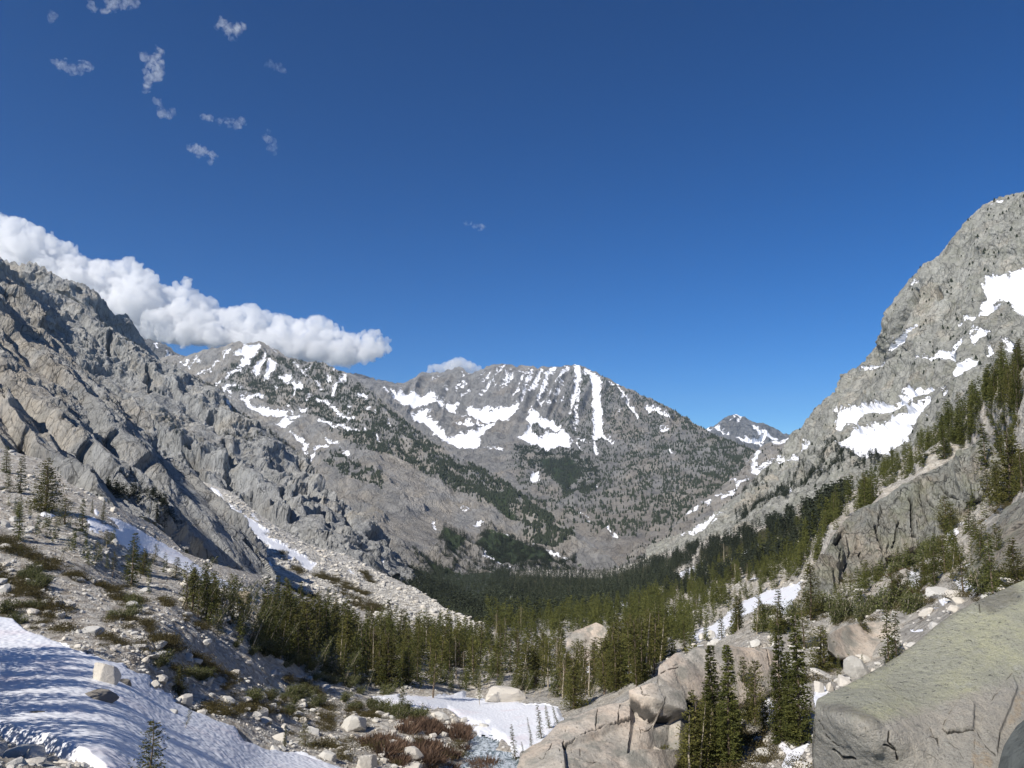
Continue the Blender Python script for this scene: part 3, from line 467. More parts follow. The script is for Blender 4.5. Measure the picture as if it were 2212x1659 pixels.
layer('right_mountain', [(1400, 1180), (1450, 1160), (1500, 1138), (1540, 1110), (1600, 1066), (1640, 1026), (1680, 990), (1700, 970), (1714, 949), (1739, 917), (1767, 881), (1796, 853), (1821, 828), (1838, 803), (1860, 785), (1885, 773), (1888, 760), (1902, 732), (1909, 704), (1931, 668), (1945, 633), (1963, 608), (2009, 569), (2030, 554), (2055, 522), (2094, 476), (2123, 446), (2158, 427), (2186, 419), (2212, 416), (2300, 400), (2480, 340)],
      [(1400, 1240), (1600, 1200), (1700, 1180), (1800, 1140), (1900, 1100), (2000, 1030), (2100, 960), (2212, 880), (2480, 700)],
      [(1400, 1180, 1800), (1500, 1138, 1750), (1640, 1026, 1650), (1714, 949, 1600), (1796, 853, 1500), (1885, 773, 1350), (1909, 704, 1280), (2009, 569, 1250), (2123, 446, 1250), (2212, 416, 1200), (2480, 340, 1100), (1400, 1240, 1450), (1600, 1200, 1050), (1700, 1120, 1000), (1800, 1000, 1050), (1800, 1140, 800), (1900, 900, 1130), (1900, 1040, 840), (2000, 800, 1110), (2000, 960, 800), (2050, 650, 1170), (2100, 900, 740), (2150, 750, 960), (2212, 600, 1080), (2212, 850, 640), (2480, 700, 600)],
      m_r, step=1.8, x0=1400, x1=2480, disp=disp_r, snow=snow_r, veg=veg_r, tone=tone_r, crag=4, cragw=15, label='steep grey green granite mountain with slanting snow bands', oname='mountain')
# ---------------------------------------------------------------- near ground
K = lambda p, w=None: V('K', p, w)
Dd = lambda p, w=None: V('D', p, w)
I_ = lambda p, w=None: V('I', p, w)
S6 = lambda p, w=None: V('6', p, w)
SNOWS = {
 'big': [V('V', [(-250, 1335), (0, 1336), (28, 1342), (60, 1366), (89, 1376), (128, 1393), (157, 1407), (196, 1420), (227, 1432), (268, 1438), (272, 1446), (299, 1459), (320, 1459), (326, 1469), (326, 1490), (371, 1504), (378, 1521), (413, 1539), (456, 1556), (508, 1574), (526, 1603), (568, 1622), (639, 1631), (700, 1650), (760, 1670), (780, 1760), (300, 1760), (180, 1645), (100, 1612), (0, 1588), (-250, 1540)])],
 'strip': [V('V', [(228, 1115), (258, 1123), (298, 1143), (337, 1167), (377, 1188), (439, 1230), (497, 1262), (556, 1297), (540, 1297), (470, 1266), (437, 1258), (397, 1234), (337, 1200), (298, 1190), (258, 1176), (242, 1152), (228, 1149), (194, 1143), (184, 1123), (200, 1120), (220, 1133), (262, 1147), (250, 1131)]), V('F', [(490, 900), (550, 920)], 60), V('F', [(1040, 865), (1060, 885)], 34)],
 'flat': [Dd([(400, 350), (560, 345), (670, 325), (680, 360), (760, 340), (900, 350), (1000, 360), (1100, 350), (1200, 330), (1260, 300), (1310, 300), (1310, 360), (1450, 380), (1600, 410), (1800, 400), (1900, 440), (2050, 430), (2212, 460), (2245, 560), (2100, 800), (1900, 900), (1790, 900), (1740, 840), (1700, 800), (1650, 760), (1560, 700), (1440, 700), (1380, 650), (1520, 620), (1350, 600), (1240, 560), (1130, 480), (1000, 480), (830, 480), (650, 470), (640, 440), (440, 400)])],
 'gully': [V('V', [(1492, 1378), (1510, 1363), (1539, 1352), (1566, 1332), (1600, 1305), (1655, 1280), (1705, 1267), (1733, 1258), (1728, 1300), (1715, 1325), (1682, 1365), (1692, 1335), (1690, 1320), (1650, 1312), (1610, 1340), (1570, 1365), (1557, 1388), (1535, 1380), (1510, 1390)])],
 'wedge': [S6([(640, 1190), (690, 1270), (710, 1300), (700, 1420), (650, 1420), (610, 1290)])],
 'cap': [S6([(950, 1160), (1040, 1190), (940, 1300), (930, 1240)])],
 'patch': [S6([(740, 1490), (800, 1555), (920, 1495), (850, 1580), (800, 1650), (760, 1680), (740, 1640), (770, 1580), (710, 1520)])],
 'spots': [S6([(970, 1040), (1060, 980), (1050, 1030), (980, 1060)]), I_([(700, 600), (850, 570), (840, 730), (700, 730), (750, 680), (690, 660)]), I_([(1010, 760), (1130, 720), (1180, 670), (1250, 750), (1230, 800), (1100, 780)]), I_([(270, 560), (300, 615)], 26), I_([(110, 570), (130, 600)], 26), I_([(1020, 620), (1050, 630)], 26),
           S6([(0, 1480), (140, 1420)], 46), I_([(950, 100), (1160, 80)], 40), I_([(1100, 50), (1110, 140)], 26), I_([(1460, 200), (1560, 195)], 20), I_([(1540, 290), (1580, 300)], 26), I_([(1570, 460), (1600, 470)], 24), V('V', [(1520, 1250), (1545, 1225), (1600, 1205), (1640, 1180)], 6), V('V', [(1440, 1265), (1475, 1240), (1500, 1225)], 6), I_([(0, 0), (150, 20)], 30), S6([(0, 740), (60, 720)], 26), S6([(190, 470), (250, 450)], 46), S6([(560, 520), (650, 475)], 26), S6([(1540, 840), (1600, 830)], 22)],
 'ledge': [S6([(1540, 590), (1640, 450), (1655, 480), (1580, 590)]), S6([(1830, 500), (1950, 410), (1940, 470), (1850, 500)]), S6([(1810, 550), (1980, 520), (1995, 570), (1900, 640), (1830, 590)]), S6([(1700, 650), (1790, 600), (1800, 630), (1730, 690)]), S6([(1650, 710), (1700, 700)], 26), S6([(1310, 745), (1420, 670)], 22), S6([(1900, 0), (1850, 100), (1760, 240)], 42), V('E', [(1110, 240), (1180, 250)], 30)],
}
allsnow = [q for v in SNOWS.values() for q in v]
veg_g = [V('V', [(1046, 1228), (1300, 1238), (1500, 1178), (1480, 1230), (1400, 1300), (1300, 1335), (1050, 1345)]), V('V', [(1500, 1180), (1700, 1120), (1850, 1050), (1830, 1110), (1640, 1200), (1500, 1260)], None), V('4', [(0, 290), (150, 380), (300, 430)], 60), V('4', [(300, 420), (500, 530), (700, 640), (900, 700)], 50), V('4', [(0, 480), (200, 600), (280, 700)], 90), V('4', [(950, 880), (1150, 990), (1400, 1130)], 60), V('4', [(620, 730), (900, 800)], 60), V('4', [(560, 540), (800, 600)], 50), V('5', [(0, 1270), (250, 1330), (600, 1360)], 60), V('4', [(1000, 650), (1200, 800)], 60), V('4', [(1250, 1300), (1900, 1330)], 80), V('4', [(1750, 1150), (2212, 1300)], 50)]
def tal_g(x, y): return np.clip(ss(x, 1150, 1000) + .25, 0, 1)
def in_big(x, y): return ss(x, 1150, 900)
def disp_g(P, x, y, d, at):
    far = ss(d, 60, 300)
    f1, _ = facet(P / 3.2, 5); f2, _ = facet(P / 1.1, 6); f0, _ = facet(aniso(P, ax_r, 2) / 22.0, 8)
    r = ridged(aniso(P, ax_r, 1.6) / 60.0, 4, 17)
    right = ss(x, 1350, 1650)
    v = (fbm(P / 14, 3, 4) * 1.2 + f1 * .42 + f2 * .20) * (1 - .5 * right) + right * (f0 * 3.4 + (r - .5) * 5.0 + facet(P / 6.0, 9)[0] * 1.5 + facet(P / 2.2, 10)[0] * .5) * ss(d, 60, 160)
    v = v * (1 - .95 * ss(at['snow'], -3, 7)) * np.clip(d / 60, .1, 1)
    return v - 1.5 * ss(sdf(x, y, STREAM), -8, 3)
STREAM = [V('V', [(1022, 1592), (1045, 1583), (1078, 1588), (1074, 1606), (1060, 1618), (1090, 1622), (1118, 1625), (1122, 1672), (1060, 1685), (900, 1690), (905, 1668), (940, 1655), (1000, 1650), (1020, 1640), (1005, 1630), (1015, 1612)])]
m_g = rock_mat('scree_ground', .9, grey=(.45, .43, .385), tan=(.53, .47, .385), dark=(.17, .15, .12), soil=(.36, .30, .23), veg=(.055, .052, .022), snow_n=.6, dk=.66, bumpd=.45)
GCTRL = [(0, 975, 240), (60, 1105, 165), (0, 1150, 140), (0, 1250, 118), (0, 1360, 96), (200, 1460, 80), (0, 1580, 52), (230, 1640, 46), (0, 1660, 42), (240, 1150, 175), (300, 1250, 160), (330, 1300, 130), (400, 1190, 230), (575, 1243, 285), (550, 1290, 215), (500, 1400, 140), (400, 1500, 100), (500, 1600, 85), (560, 1640, 85), (700, 1652, 95), (650, 1480, 160), (800, 1500, 180), (850, 1600, 125), (850, 1659, 105), (1050, 1600, 140), (1080, 1530, 185), (1000, 1659, 118), (700, 1400, 210), (700, 1330, 300), (880, 1400, 270), (1040, 1345, 430), (1000, 1480, 225), (1100, 1400, 330), (1200, 1430, 280), (1300, 1480, 200), (1250, 1548, 150), (1300, 1350, 430), (1100, 1300, 800), (1100, 1260, 1300), (1200, 1250, 1450), (1050, 1250, 1400), (1300, 1235, 1800), (1300, 1300, 720), (1400, 1210, 1500), (1500, 1180, 1150), (1600, 1150, 880), (1700, 1120, 650), (1800, 1080, 480), (1900, 1040, 380), (2000, 960, 310), (2100, 880, 255), (2212, 790, 210), (2480, 600, 180), (1500, 1260, 600), (1500, 1330, 360), (1550, 1390, 215), (1650, 1280, 330), (1750, 1350, 180), (1700, 1200, 450), (1739, 1335, 184), (1793, 1302, 186), (1869, 1272, 198), (1913, 1238, 203), (1985, 1198, 208), (2080, 1122, 212), (1800, 1140, 255), (1900, 1060, 265), (2000, 1000, 262), (1890, 1170, 232), (2000, 1300, 120), (1900, 1436, 96), (1880, 1360, 122), (2140, 1000, 235), (2212, 1000, 170), (2212, 1150, 120), (2212, 1250, 90), (1655, 1510, 87), (1560, 1585, 80.5), (1500, 1640, 75), (1430, 1770, 64), (1250, 1450, 262), (2130, 1262, 100), (1750, 1500, 85), (1750, 1650, 62), (1600, 1620, 74), (1500, 1680, 68), (1400, 1600, 88), (1480, 1440, 160), (1640, 1420, 130), (1300, 1659, 95), (1200, 1640, 120), (1100, 1900, 60), (300, 1900, 28), (1400, 1900, 44), (2000, 1900, 30), (0, 2400, 9), (1100, 2600, 14), (2212, 2400, 10), (1100, 3400, 6), (0, 3400, 5), (2212, 3400, 5), (-260, 1300, 95), (-260, 930, 215), (1850, 1330, 150)]
GRD = layer('ground', [(-260, 935), (0, 968), (60, 985), (100, 993), (150, 1045), (200, 1066), (240, 1090), (330, 1132), (370, 1165), (400, 1195), (480, 1222), (560, 1243), (582, 1250), (650, 1285), (750, 1312), (850, 1337), (950, 1355), (1036, 1358), (1046, 1340), (1056, 1262), (1075, 1236), (1100, 1226), (1200, 1229), (1300, 1236), (1340, 1226), (1380, 1212), (1440, 1192), (1500, 1176), (1560, 1158), (1600, 1148), (1700, 1118), (1800, 1078), (1850, 1055), (1900, 1030), (1950, 985), (2000, 950), (2050, 910), (2100, 868), (2150, 830), (2212, 786), (2480, 600)],
      [(-260, 1760), (2480, 1760)], GCTRL, m_g, step=2.1, disp=disp_g, snow=[(p, (w - 3 if w else None)) for p, w in allsnow], veg=veg_g, talus=tal_g, tone=lambda x, y: .02 * ss(x, 1300, 1600), crag=0, ext=1750, flat=True, back=.12, oname='ground')
VAL = layer('valley', [(760, 1198), (800, 1206), (860, 1222), (900, 1232), (1000, 1232), (1100, 1230)], [(760, 1330), (900, 1340), (1040, 1372), (1100, 1372)],
      [(760, 1198, 1150), (860, 1222, 1250), (1000, 1232, 1750), (1100, 1228, 1850), (1100, 1260, 1300), (1050, 1250, 1400), (1100, 1300, 800), (900, 1300, 800), (760, 1330, 600), (1040, 1372, 450), (1100, 1372, 430)], m_m, x0=760, x1=1100, disp=lambda P, x, y, d, at: fbm(P / 60, 4, 3) * 5, vegbase=.45, crag=0, oname='valley_floor')

# snowfields: sheets of snow of their own, lying on the ground
def lerp_layer(L, px, py):
    c = (px - L.PX[0, 0]) / (L.PX[0, 1] - L.PX[0, 0]); j = int(round(c)); j = min(max(j, 0), L.shape[1] - 1)
    X, Y, D = proj(L.P[:, j]); i = int(np.argmin(np.abs(Y - py))); return L.P[i, j].copy()
def sheet(L, shapes, name, mat, thick=.55, edge=10.0, rag=3.0, label=None, cat=None, kind=None, drop=.35, group=None, rs=2.5, cup=.05):
    x, y = L.PX, L.PY; s = sdf(x.ravel(), y.ravel(), shapes).reshape(L.shape)
    r0, r1 = np.where((s > -9).any(1))[0][[0, -1]]; c0, c1 = np.where((s > -9).any(0))[0][[0, -1]]
    sl = (slice(r0, r1 + 1), slice(c0, c1 + 1)); s = s[sl]; P = L.base[sl].copy(); q = P.reshape(-1, 3)
    s = s + rag * 2.2 * fbm(q / rs, 4, 40).reshape(s.shape)
    big = fbm(q / 14, 3, 4).reshape(s.shape) * 1.2 * .05
    f1, _ = facet(q * np.array([1, .8, 1]) / .9, 77); cupv = -f1.reshape(s.shape) * cup
    h = thick * ss(s, -2, edge) - drop * (1 - ss(s, -6, 1)) + big + cupv * ss(s, 0, 6) + .12 * fbm(q / 4, 3, 9).reshape(s.shape)
    P[..., 2] += h; keep = s > -6
    R, C = s.shape; idx = np.arange(R * C).reshape(R, C); k4 = keep[:-1, :-1] & keep[1:, :-1] & keep[1:, 1:] & keep[:-1, 1:]
    fc = np.stack([idx[:-1, :-1], idx[1:, :-1], idx[1:, 1:], idx[:-1, 1:]], -1)[k4]
    u, inv = np.unique(fc, return_inverse=True); fc = inv.reshape(-1, 4)
    o = link(name, mesh_data(name, P.reshape(-1, 3)[u], fc, mat, smooth=True)); tag(o, label, cat, group, kind); return o
SL = {'big': 'wide snowfield with dappled tree shadows and half-buried boulders', 'strip': 'long narrow snow strip under the granite buttress', 'flat': 'bright flat snowfield beside the stream and forest edge', 'gully': 'snow chute running down beside the cracked grey outcrop',
      'wedge': 'narrow snow wedge between two tall fir clumps', 'cap': 'small snow cap behind the nose of the giant lichen boulder', 'patch': 'ragged snow patch on dark brush beside the giant boulder', 'spots': 'scattered snow remnants among the trees below the outcrop', 'ledge': 'broken snow on the rocky slope above the giant boulder'}
for k_, v_ in SNOWS.items():
    many = k_ in ('spots', 'ledge')
    for grp in ([[q] for q in v_] if many else [v_]):
        sheet(GRD, grp, 'snowfield', SNOWM, label=SL[k_], cat='snowfield', thick=.6 if k_ in ('big', 'flat') else .2 if k_ in ('wedge', 'cap', 'patch') else .35, edge=8 if k_ in ('big', 'flat') else 5, rag=1.2 if k_ in ('wedge', 'cap', 'patch') else 3.5 if many else 2.4,
              group={'spots': 'snow remnants among the trees', 'ledge': 'snow patches on the rocky slope'}.get(k_))
t = NT('white_water'); nw = t.noise(.9, 7, .7, t.mapping((1.6, .5, 1)), .8)
STRM = t.done(t.mix(t.ramp(nw, .38, .60), (.07, .11, .12), (.70, .76, .80)), t.ramp(nw, .4, .6, .08, .6), t.bump(t.noise(2.0, 6, .7), .35), .5)
sheet(GRD, STREAM, 'stream', STRM, thick=-.45, edge=3, rag=.3, drop=.6, kind='structure', cup=.12)
# far floor of the world
t = NT('far_ground'); fm = t.done(t.mix(t.noise(.002, 6), (.06, .08, .04), (.2, .19, .16)), .95)
o = link('terrain', mesh_data('terrain', np.array([[-14000, -6000, -460], [14000, -6000, -460], [14000, 16000, -460], [-14000, 16000, -460]]), np.array([[0, 1, 2, 3]]), fm)); tag(o, kind='structure')
# ---------------------------------------------------------------- rock outcrops and the giant boulder
H_ = lambda p, w=None: V('H', p, w)
def crack_shade(at, x, y, lines, soft=1.0, k=.85, wb=6.0):
    wob = fbm(np.stack([x / 14, y / 14, x * 0], 1), 4, 66) * wb; wo2 = fbm(np.stack([x / 12, y / 12, x * 0 + 5], 1), 4, 67) * wb; vary = ss(fbm(np.stack([x / 22, y / 22, x * 0 + 9], 1), 3, 68), -.25, .2); s = sdf(x + wob, y + wo2, [(p, w * k) for p, w in lines]) - (1 - vary) * 1.3; at['crk'] = ss(s, -soft, soft * .5); return s  # colour mask: cracks with their dirt, and shade painted into undercuts
m_out = rock_mat('outcrop_granite', 2.2, grey=(.37, .37, .325), tan=(.50, .43, .34), dark=(.13, .135, .12), veg=(.04, .05, .02), dk=.64, bumpd=1.6, streak=((1.7, 1.4, .22), (0, .2, 0)), cracks=1.0, lich=(.36, .37, .26, .5), tanlo=.44)
crk_f = [V('E', [(715, 320), (725, 420), (722, 520)], 12), V('E', [(545, 470), (560, 540), (590, 620), (600, 650)], 16), V('E', [(490, 580), (500, 660), (520, 720)], 12), V('E', [(350, 560), (385, 490)], 14), V('E', [(810, 320), (850, 370), (890, 420)], 9), V('E', [(385, 560), (378, 610)], 6), V('E', [(440, 620), (430, 740)], 8), V('E', [(660, 420), (640, 560)], 5), V('E', [(580, 380), (560, 470)], 5), V('E', [(760, 300), (800, 440)], 5), V('E', [(860, 260), (950, 330)], 5)]
def disp_f(P, x, y, d, at):
    s = crack_shade(at, x, y, crk_f); Q = aniso(P, axis_of((1890, 1100, 195), (1905, 1210, 182)), 3.5)
    f1, _ = facet(Q / 6, 3); f2, _ = facet(Q / 2.4, 4); f3, _ = facet(P / 1.0, 5)
    return 5.0 * (ridged(Q / 11, 3, 3) - .5) + 2.2 * f1 + 1.5 * f2 + .6 * f3 - 3.2 * ss(s, -3, 3)
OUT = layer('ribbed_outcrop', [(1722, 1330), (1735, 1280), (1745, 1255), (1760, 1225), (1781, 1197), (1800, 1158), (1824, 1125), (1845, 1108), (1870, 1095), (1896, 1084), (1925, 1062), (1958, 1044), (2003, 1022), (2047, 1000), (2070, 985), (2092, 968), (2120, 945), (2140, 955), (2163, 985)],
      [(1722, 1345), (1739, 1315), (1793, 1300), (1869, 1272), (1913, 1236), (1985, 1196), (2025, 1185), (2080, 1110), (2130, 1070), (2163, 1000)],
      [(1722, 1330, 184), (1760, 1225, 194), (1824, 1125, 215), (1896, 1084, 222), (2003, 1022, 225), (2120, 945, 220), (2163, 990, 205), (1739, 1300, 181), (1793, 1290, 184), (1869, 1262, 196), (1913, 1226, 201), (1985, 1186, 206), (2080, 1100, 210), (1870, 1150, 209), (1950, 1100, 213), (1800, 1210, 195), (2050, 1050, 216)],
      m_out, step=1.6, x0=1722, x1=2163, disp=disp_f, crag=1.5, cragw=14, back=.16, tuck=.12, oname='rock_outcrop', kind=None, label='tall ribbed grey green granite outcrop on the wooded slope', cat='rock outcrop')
layer('rim_outcrop', [(2095, 1222), (2102, 1185), (2114, 1155), (2150, 1129), (2172, 1098), (2212, 1075), (2300, 1030), (2480, 960)], [(2095, 1245), (2130, 1262), (2212, 1250), (2480, 1200)],
      [(2095, 1222, 118), (2150, 1129, 124), (2212, 1075, 124), (2480, 960, 120), (2095, 1245, 105), (2160, 1200, 100), (2212, 1240, 85), (2480, 1200, 80)], m_out, step=1.8, x0=2095, x1=2480,
      disp=lambda P, x, y, d, at: 1.2 * facet(P / 4, 3)[0] + .5 * facet(P / 1.4, 4)[0], tone=lambda x, y: x * 0 + .08, crag=1, back=.1, tuck=.12, oname='rock_outcrop', kind=None, label='rounded tan rock rib at the frame edge above the giant boulder', cat='rock outcrop')
m_jnt = rock_mat('jointed_granite', 1.1, grey=(.37, .345, .30), tan=(.50, .41, .325), dark=(.15, .14, .125), veg=(.05, .055, .02), dk=.60, bumpd=.12, lich=(.22, .22, .19, .75), tanlo=.38, cracks=.12, specks=3.2)
crk_shade_h = [I_([(530, 1450), (640, 1395), (720, 1350), (830, 1310), (920, 1280), (1060, 1250), (1120, 1235), (1200, 1200)], 13), I_([(1200, 1085), (1300, 1115), (1420, 1150), (1570, 1200)], 36), I_([(530, 1445), (545, 1350), (590, 1240), (640, 1180)], 7), I_([(672, 1190), (668, 1300)], 5), I_([(872, 1100), (850, 1290)], 7), I_([(1100, 1045), (1075, 1180), (1065, 1250)], 9), I_([(535, 1440), (545, 1500)], 26), I_([(495, 1385), (440, 1440), (350, 1600), (310, 1580)], 6), I_([(300, 1400), (180, 1500)], 5), I_([(1290, 960), (1320, 1070), (1400, 1095)], 7), I_([(1280, 1160), (1540, 1195)], 5), I_([(1290, 1250), (1380, 1270), (1460, 1200), (1560, 1230)], 5), I_([(610, 1430), (660, 1540), (830, 1570), (900, 1555)], 6), I_([(350, 1385), (500, 1382)], 6), I_([(1440, 800), (1480, 870), (1560, 912)], 26), I_([(1640, 690), (1560, 700), (1480, 740)], 6), S6([(600, 1040), (560, 1080)], 6), S6([(620, 1180), (480, 1170)], 4), S6([(470, 1070), (560, 1150)], 4), I_([(500, 1500), (520, 1640)], 5), I_([(1180, 1300), (1180, 1500)], 4), I_([(1280, 1200), (1300, 1330)], 4), I_([(700, 1440), (720, 1659)], 4), S6([(640, 930), (650, 1080), (640, 1200)], 7)]  # joints, plus the shade under the overhanging block as a wide dark band
def disp_h(P, x, y, d, at):
    s = crack_shade(at, x, y, crk_shade_h, wb=3.5)
    over = ss(sdf(x, y, [I_([(1180, 1000), (1300, 940), (1480, 900), (1640, 960), (1640, 1190), (1450, 1130), (1200, 1080)])]), -3, 5)          # the block that overhangs
    low = ss(sdf(x, y, [I_([(1200, 1090), (1420, 1150), (1620, 1200), (1620, 1480), (1180, 1480)])]), -3, 5)
    face2 = ss(sdf(x, y, [I_([(540, 1440), (1060, 1255), (1200, 1210), (1190, 1500), (560, 1700)])]), -3, 4)
    f1, _ = facet(P / 7, 13); f2, _ = facet(P / 2.4, 14)
    return .5 * fbm(P / 8, 3, 5) + .9 * f1 + .30 * f2 + .06 * fbm(P / .7, 4, 6) + 1.1 * over - .9 * low - .5 * face2 - .30 * ss(s, -1.2, 1.2)
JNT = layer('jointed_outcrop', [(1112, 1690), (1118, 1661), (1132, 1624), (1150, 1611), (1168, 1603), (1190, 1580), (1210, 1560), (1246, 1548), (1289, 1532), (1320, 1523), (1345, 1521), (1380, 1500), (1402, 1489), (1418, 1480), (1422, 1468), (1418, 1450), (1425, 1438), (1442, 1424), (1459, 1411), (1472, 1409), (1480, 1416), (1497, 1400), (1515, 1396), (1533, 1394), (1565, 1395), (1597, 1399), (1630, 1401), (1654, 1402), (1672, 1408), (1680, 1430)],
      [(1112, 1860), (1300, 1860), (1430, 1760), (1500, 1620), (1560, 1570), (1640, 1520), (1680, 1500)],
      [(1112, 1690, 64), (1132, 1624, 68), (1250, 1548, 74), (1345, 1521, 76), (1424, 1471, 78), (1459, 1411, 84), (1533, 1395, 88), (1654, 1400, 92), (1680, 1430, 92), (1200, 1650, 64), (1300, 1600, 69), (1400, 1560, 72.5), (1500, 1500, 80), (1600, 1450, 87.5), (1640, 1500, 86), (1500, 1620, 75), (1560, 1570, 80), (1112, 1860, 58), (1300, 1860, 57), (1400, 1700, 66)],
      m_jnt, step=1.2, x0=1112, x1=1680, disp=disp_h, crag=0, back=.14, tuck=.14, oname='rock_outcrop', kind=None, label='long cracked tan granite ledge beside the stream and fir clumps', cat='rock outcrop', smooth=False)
layer('dome', [(1788, 1376), (1799, 1365), (1820, 1354), (1853, 1347), (1880, 1343), (1909, 1342), (1935, 1346), (1952, 1353), (1968, 1375), (1980, 1400)], [(1788, 1410), (1810, 1436), (1880, 1440), (1980, 1430)],
      [(1788, 1376, 98), (1853, 1347, 106), (1909, 1342, 108), (1980, 1400, 96), (1850, 1400, 100), (1930, 1400, 101), (1810, 1436, 96), (1980, 1430, 96), (1880, 1440, 96)], m_jnt, step=1.4, x0=1788, x1=1980,
      disp=lambda P, x, y, d, at: .5 * fbm(P / 5, 3, 5) + .3 * facet(P / 5, 4)[0], crag=0, back=.1, tuck=.12, oname='rock_outcrop', kind=None, label='smooth pale rock dome below krummholz between two firs', cat='rock outcrop', smooth=True)
layer('mid_knoll', [(1222, 1400), (1226, 1375), (1240, 1364), (1262, 1356), (1288, 1345), (1300, 1350), (1312, 1362)], [(1222, 1420), (1250, 1450), (1312, 1440)],
      [(1222, 1400, 262), (1262, 1356, 275), (1300, 1350, 275), (1312, 1440, 263), (1250, 1450, 261), (1222, 1420, 262)], m_jnt, step=1.6, x0=1222, x1=1312, disp=lambda P, x, y, d, at: 1.5 * facet(P / 8, 3)[0] + .6 * facet(P / 2.5, 3)[0], crag=0, back=.05, tuck=.1, oname='rock_outcrop', kind=None, label='pale bedrock knoll standing clear in the middle of the forest', cat='rock outcrop')
# the giant boulder
t = NT('lichen_granite'); n1 = t.noise(.9, 7, .62, dist=.4); n2 = t.noise(7, 8, .72); n3 = t.noise(17, 6, .75); n4 = t.noise(50, 4, .75)
c = t.mix(t.ramp(n1, .36, .64), (.40, .38, .33), (.52, .47, .385)); c = t.mix(t.ramp(n2, .35, .65, 0, .5), c, (.36, .34, .30))
lm = t.attr('lich'); lmn = t.math('ADD', lm, t.math('MULTIPLY', t.math('SUBTRACT', n2, .5), .9))
c = t.mix(t.ramp(lmn, .2, .9, 0, .62), c, t.mix(t.ramp(n1, .42, .62), (.42, .425, .29), (.52, .53, .29)))
c = t.mix(t.ramp(t.math('MULTIPLY', t.attr('rust'), t.ramp(n2, .3, .6)), .2, .8, 0, .5), c, (.46, .33, .19)); c = t.mix(t.ramp(t.attr('dark_strip'), .1, .9, 0, .75), c, t.mix(n2, (.09, .085, .07), (.2, .18, .14)))
sp = t.ramp(t.math('ADD', t.noise(13, 6, .8), t.math('MULTIPLY', lm, .045)), .625, .665); c = t.mix(t.math('MULTIPLY', sp, t.ramp(lm, 0, .5, .5, 1)), c, (.05, .055, .05)); c = t.mix(t.ramp(t.noise(5.5, 5, .75), .60, .68, 0, .6), c, (.10, .105, .085)); c = t.mix(t.ramp(t.noise(3.7, 7, .8), .58, .66, 0, .5), c, (.58, .58, .52))
c = t.mix(t.ramp(n3, .38, .66, 0, .30), c, (.62, .60, .54)); c = t.mix(t.ramp(n3, .55, .62, 0, .35), c, (.14, .14, .12)); c = t.mix(t.ramp(n4, .5, .68, 0, .5), c, (.13, .12, .11))
c = t.mix(t.ramp(t.attr('crk'), .1, .9, 0, .85), c, (.05, .045, .035))  # cracks and painted undercut shade, both as dark colour
h = t.math('ADD', t.math('MULTIPLY', n2, 1.0), t.math('MULTIPLY', n3, .5)); h = t.math('ADD', h, t.math('MULTIPLY', n4, .25))
m_big = t.done(c, .85, t.bump(h, .09), .25)
crk_shade_b = [H_([(1340, 1030), (1250, 1160), (1185, 1260), (1160, 1325)], 5), H_([(1160, 1325), (1210, 1365), (1330, 1348), (1450, 1330)], 17), H_([(1460, 1300), (1460, 1120), (1440, 1060), (1380, 1010)], 4), H_([(1440, 780), (1400, 890), (1320, 1040)], 4), H_([(1800, 800), (1620, 1040), (1540, 1180), (1490, 1300)], 4), H_([(1465, 1290), (1500, 1380), (1580, 1490), (1660, 1570)], 13), H_([(685, 1330), (680, 1430), (740, 1480), (765, 1580)], 22), H_([(640, 1440), (750, 1500)], 28), H_([(50, 1230), (130, 1370), (230, 1460), (330, 1468)], 8), H_([(200, 1490), (290, 1560), (400, 1560)], 34), H_([(440, 1180), (465, 1260), (490, 1350)], 7), H_([(1170, 1400), (1300, 1480), (1400, 1620)], 4), H_([(650, 890), (760, 990), (900, 1160), (1040, 1290), (1120, 1430), (1200, 1560)], 4), H_([(1060, 1380), (1120, 1400), (1130, 1460)], 12), H_([(1500, 170), (1510, 260)], 10), H_([(1690, 1330), (1660, 1659)], 6), H_([(880, 1500), (1000, 1510), (1150, 1600)], 4), H_([(1460, 1410), (1450, 1659)], 4)]  # cracks, plus wide dark bands painting the shade beneath flake and nose
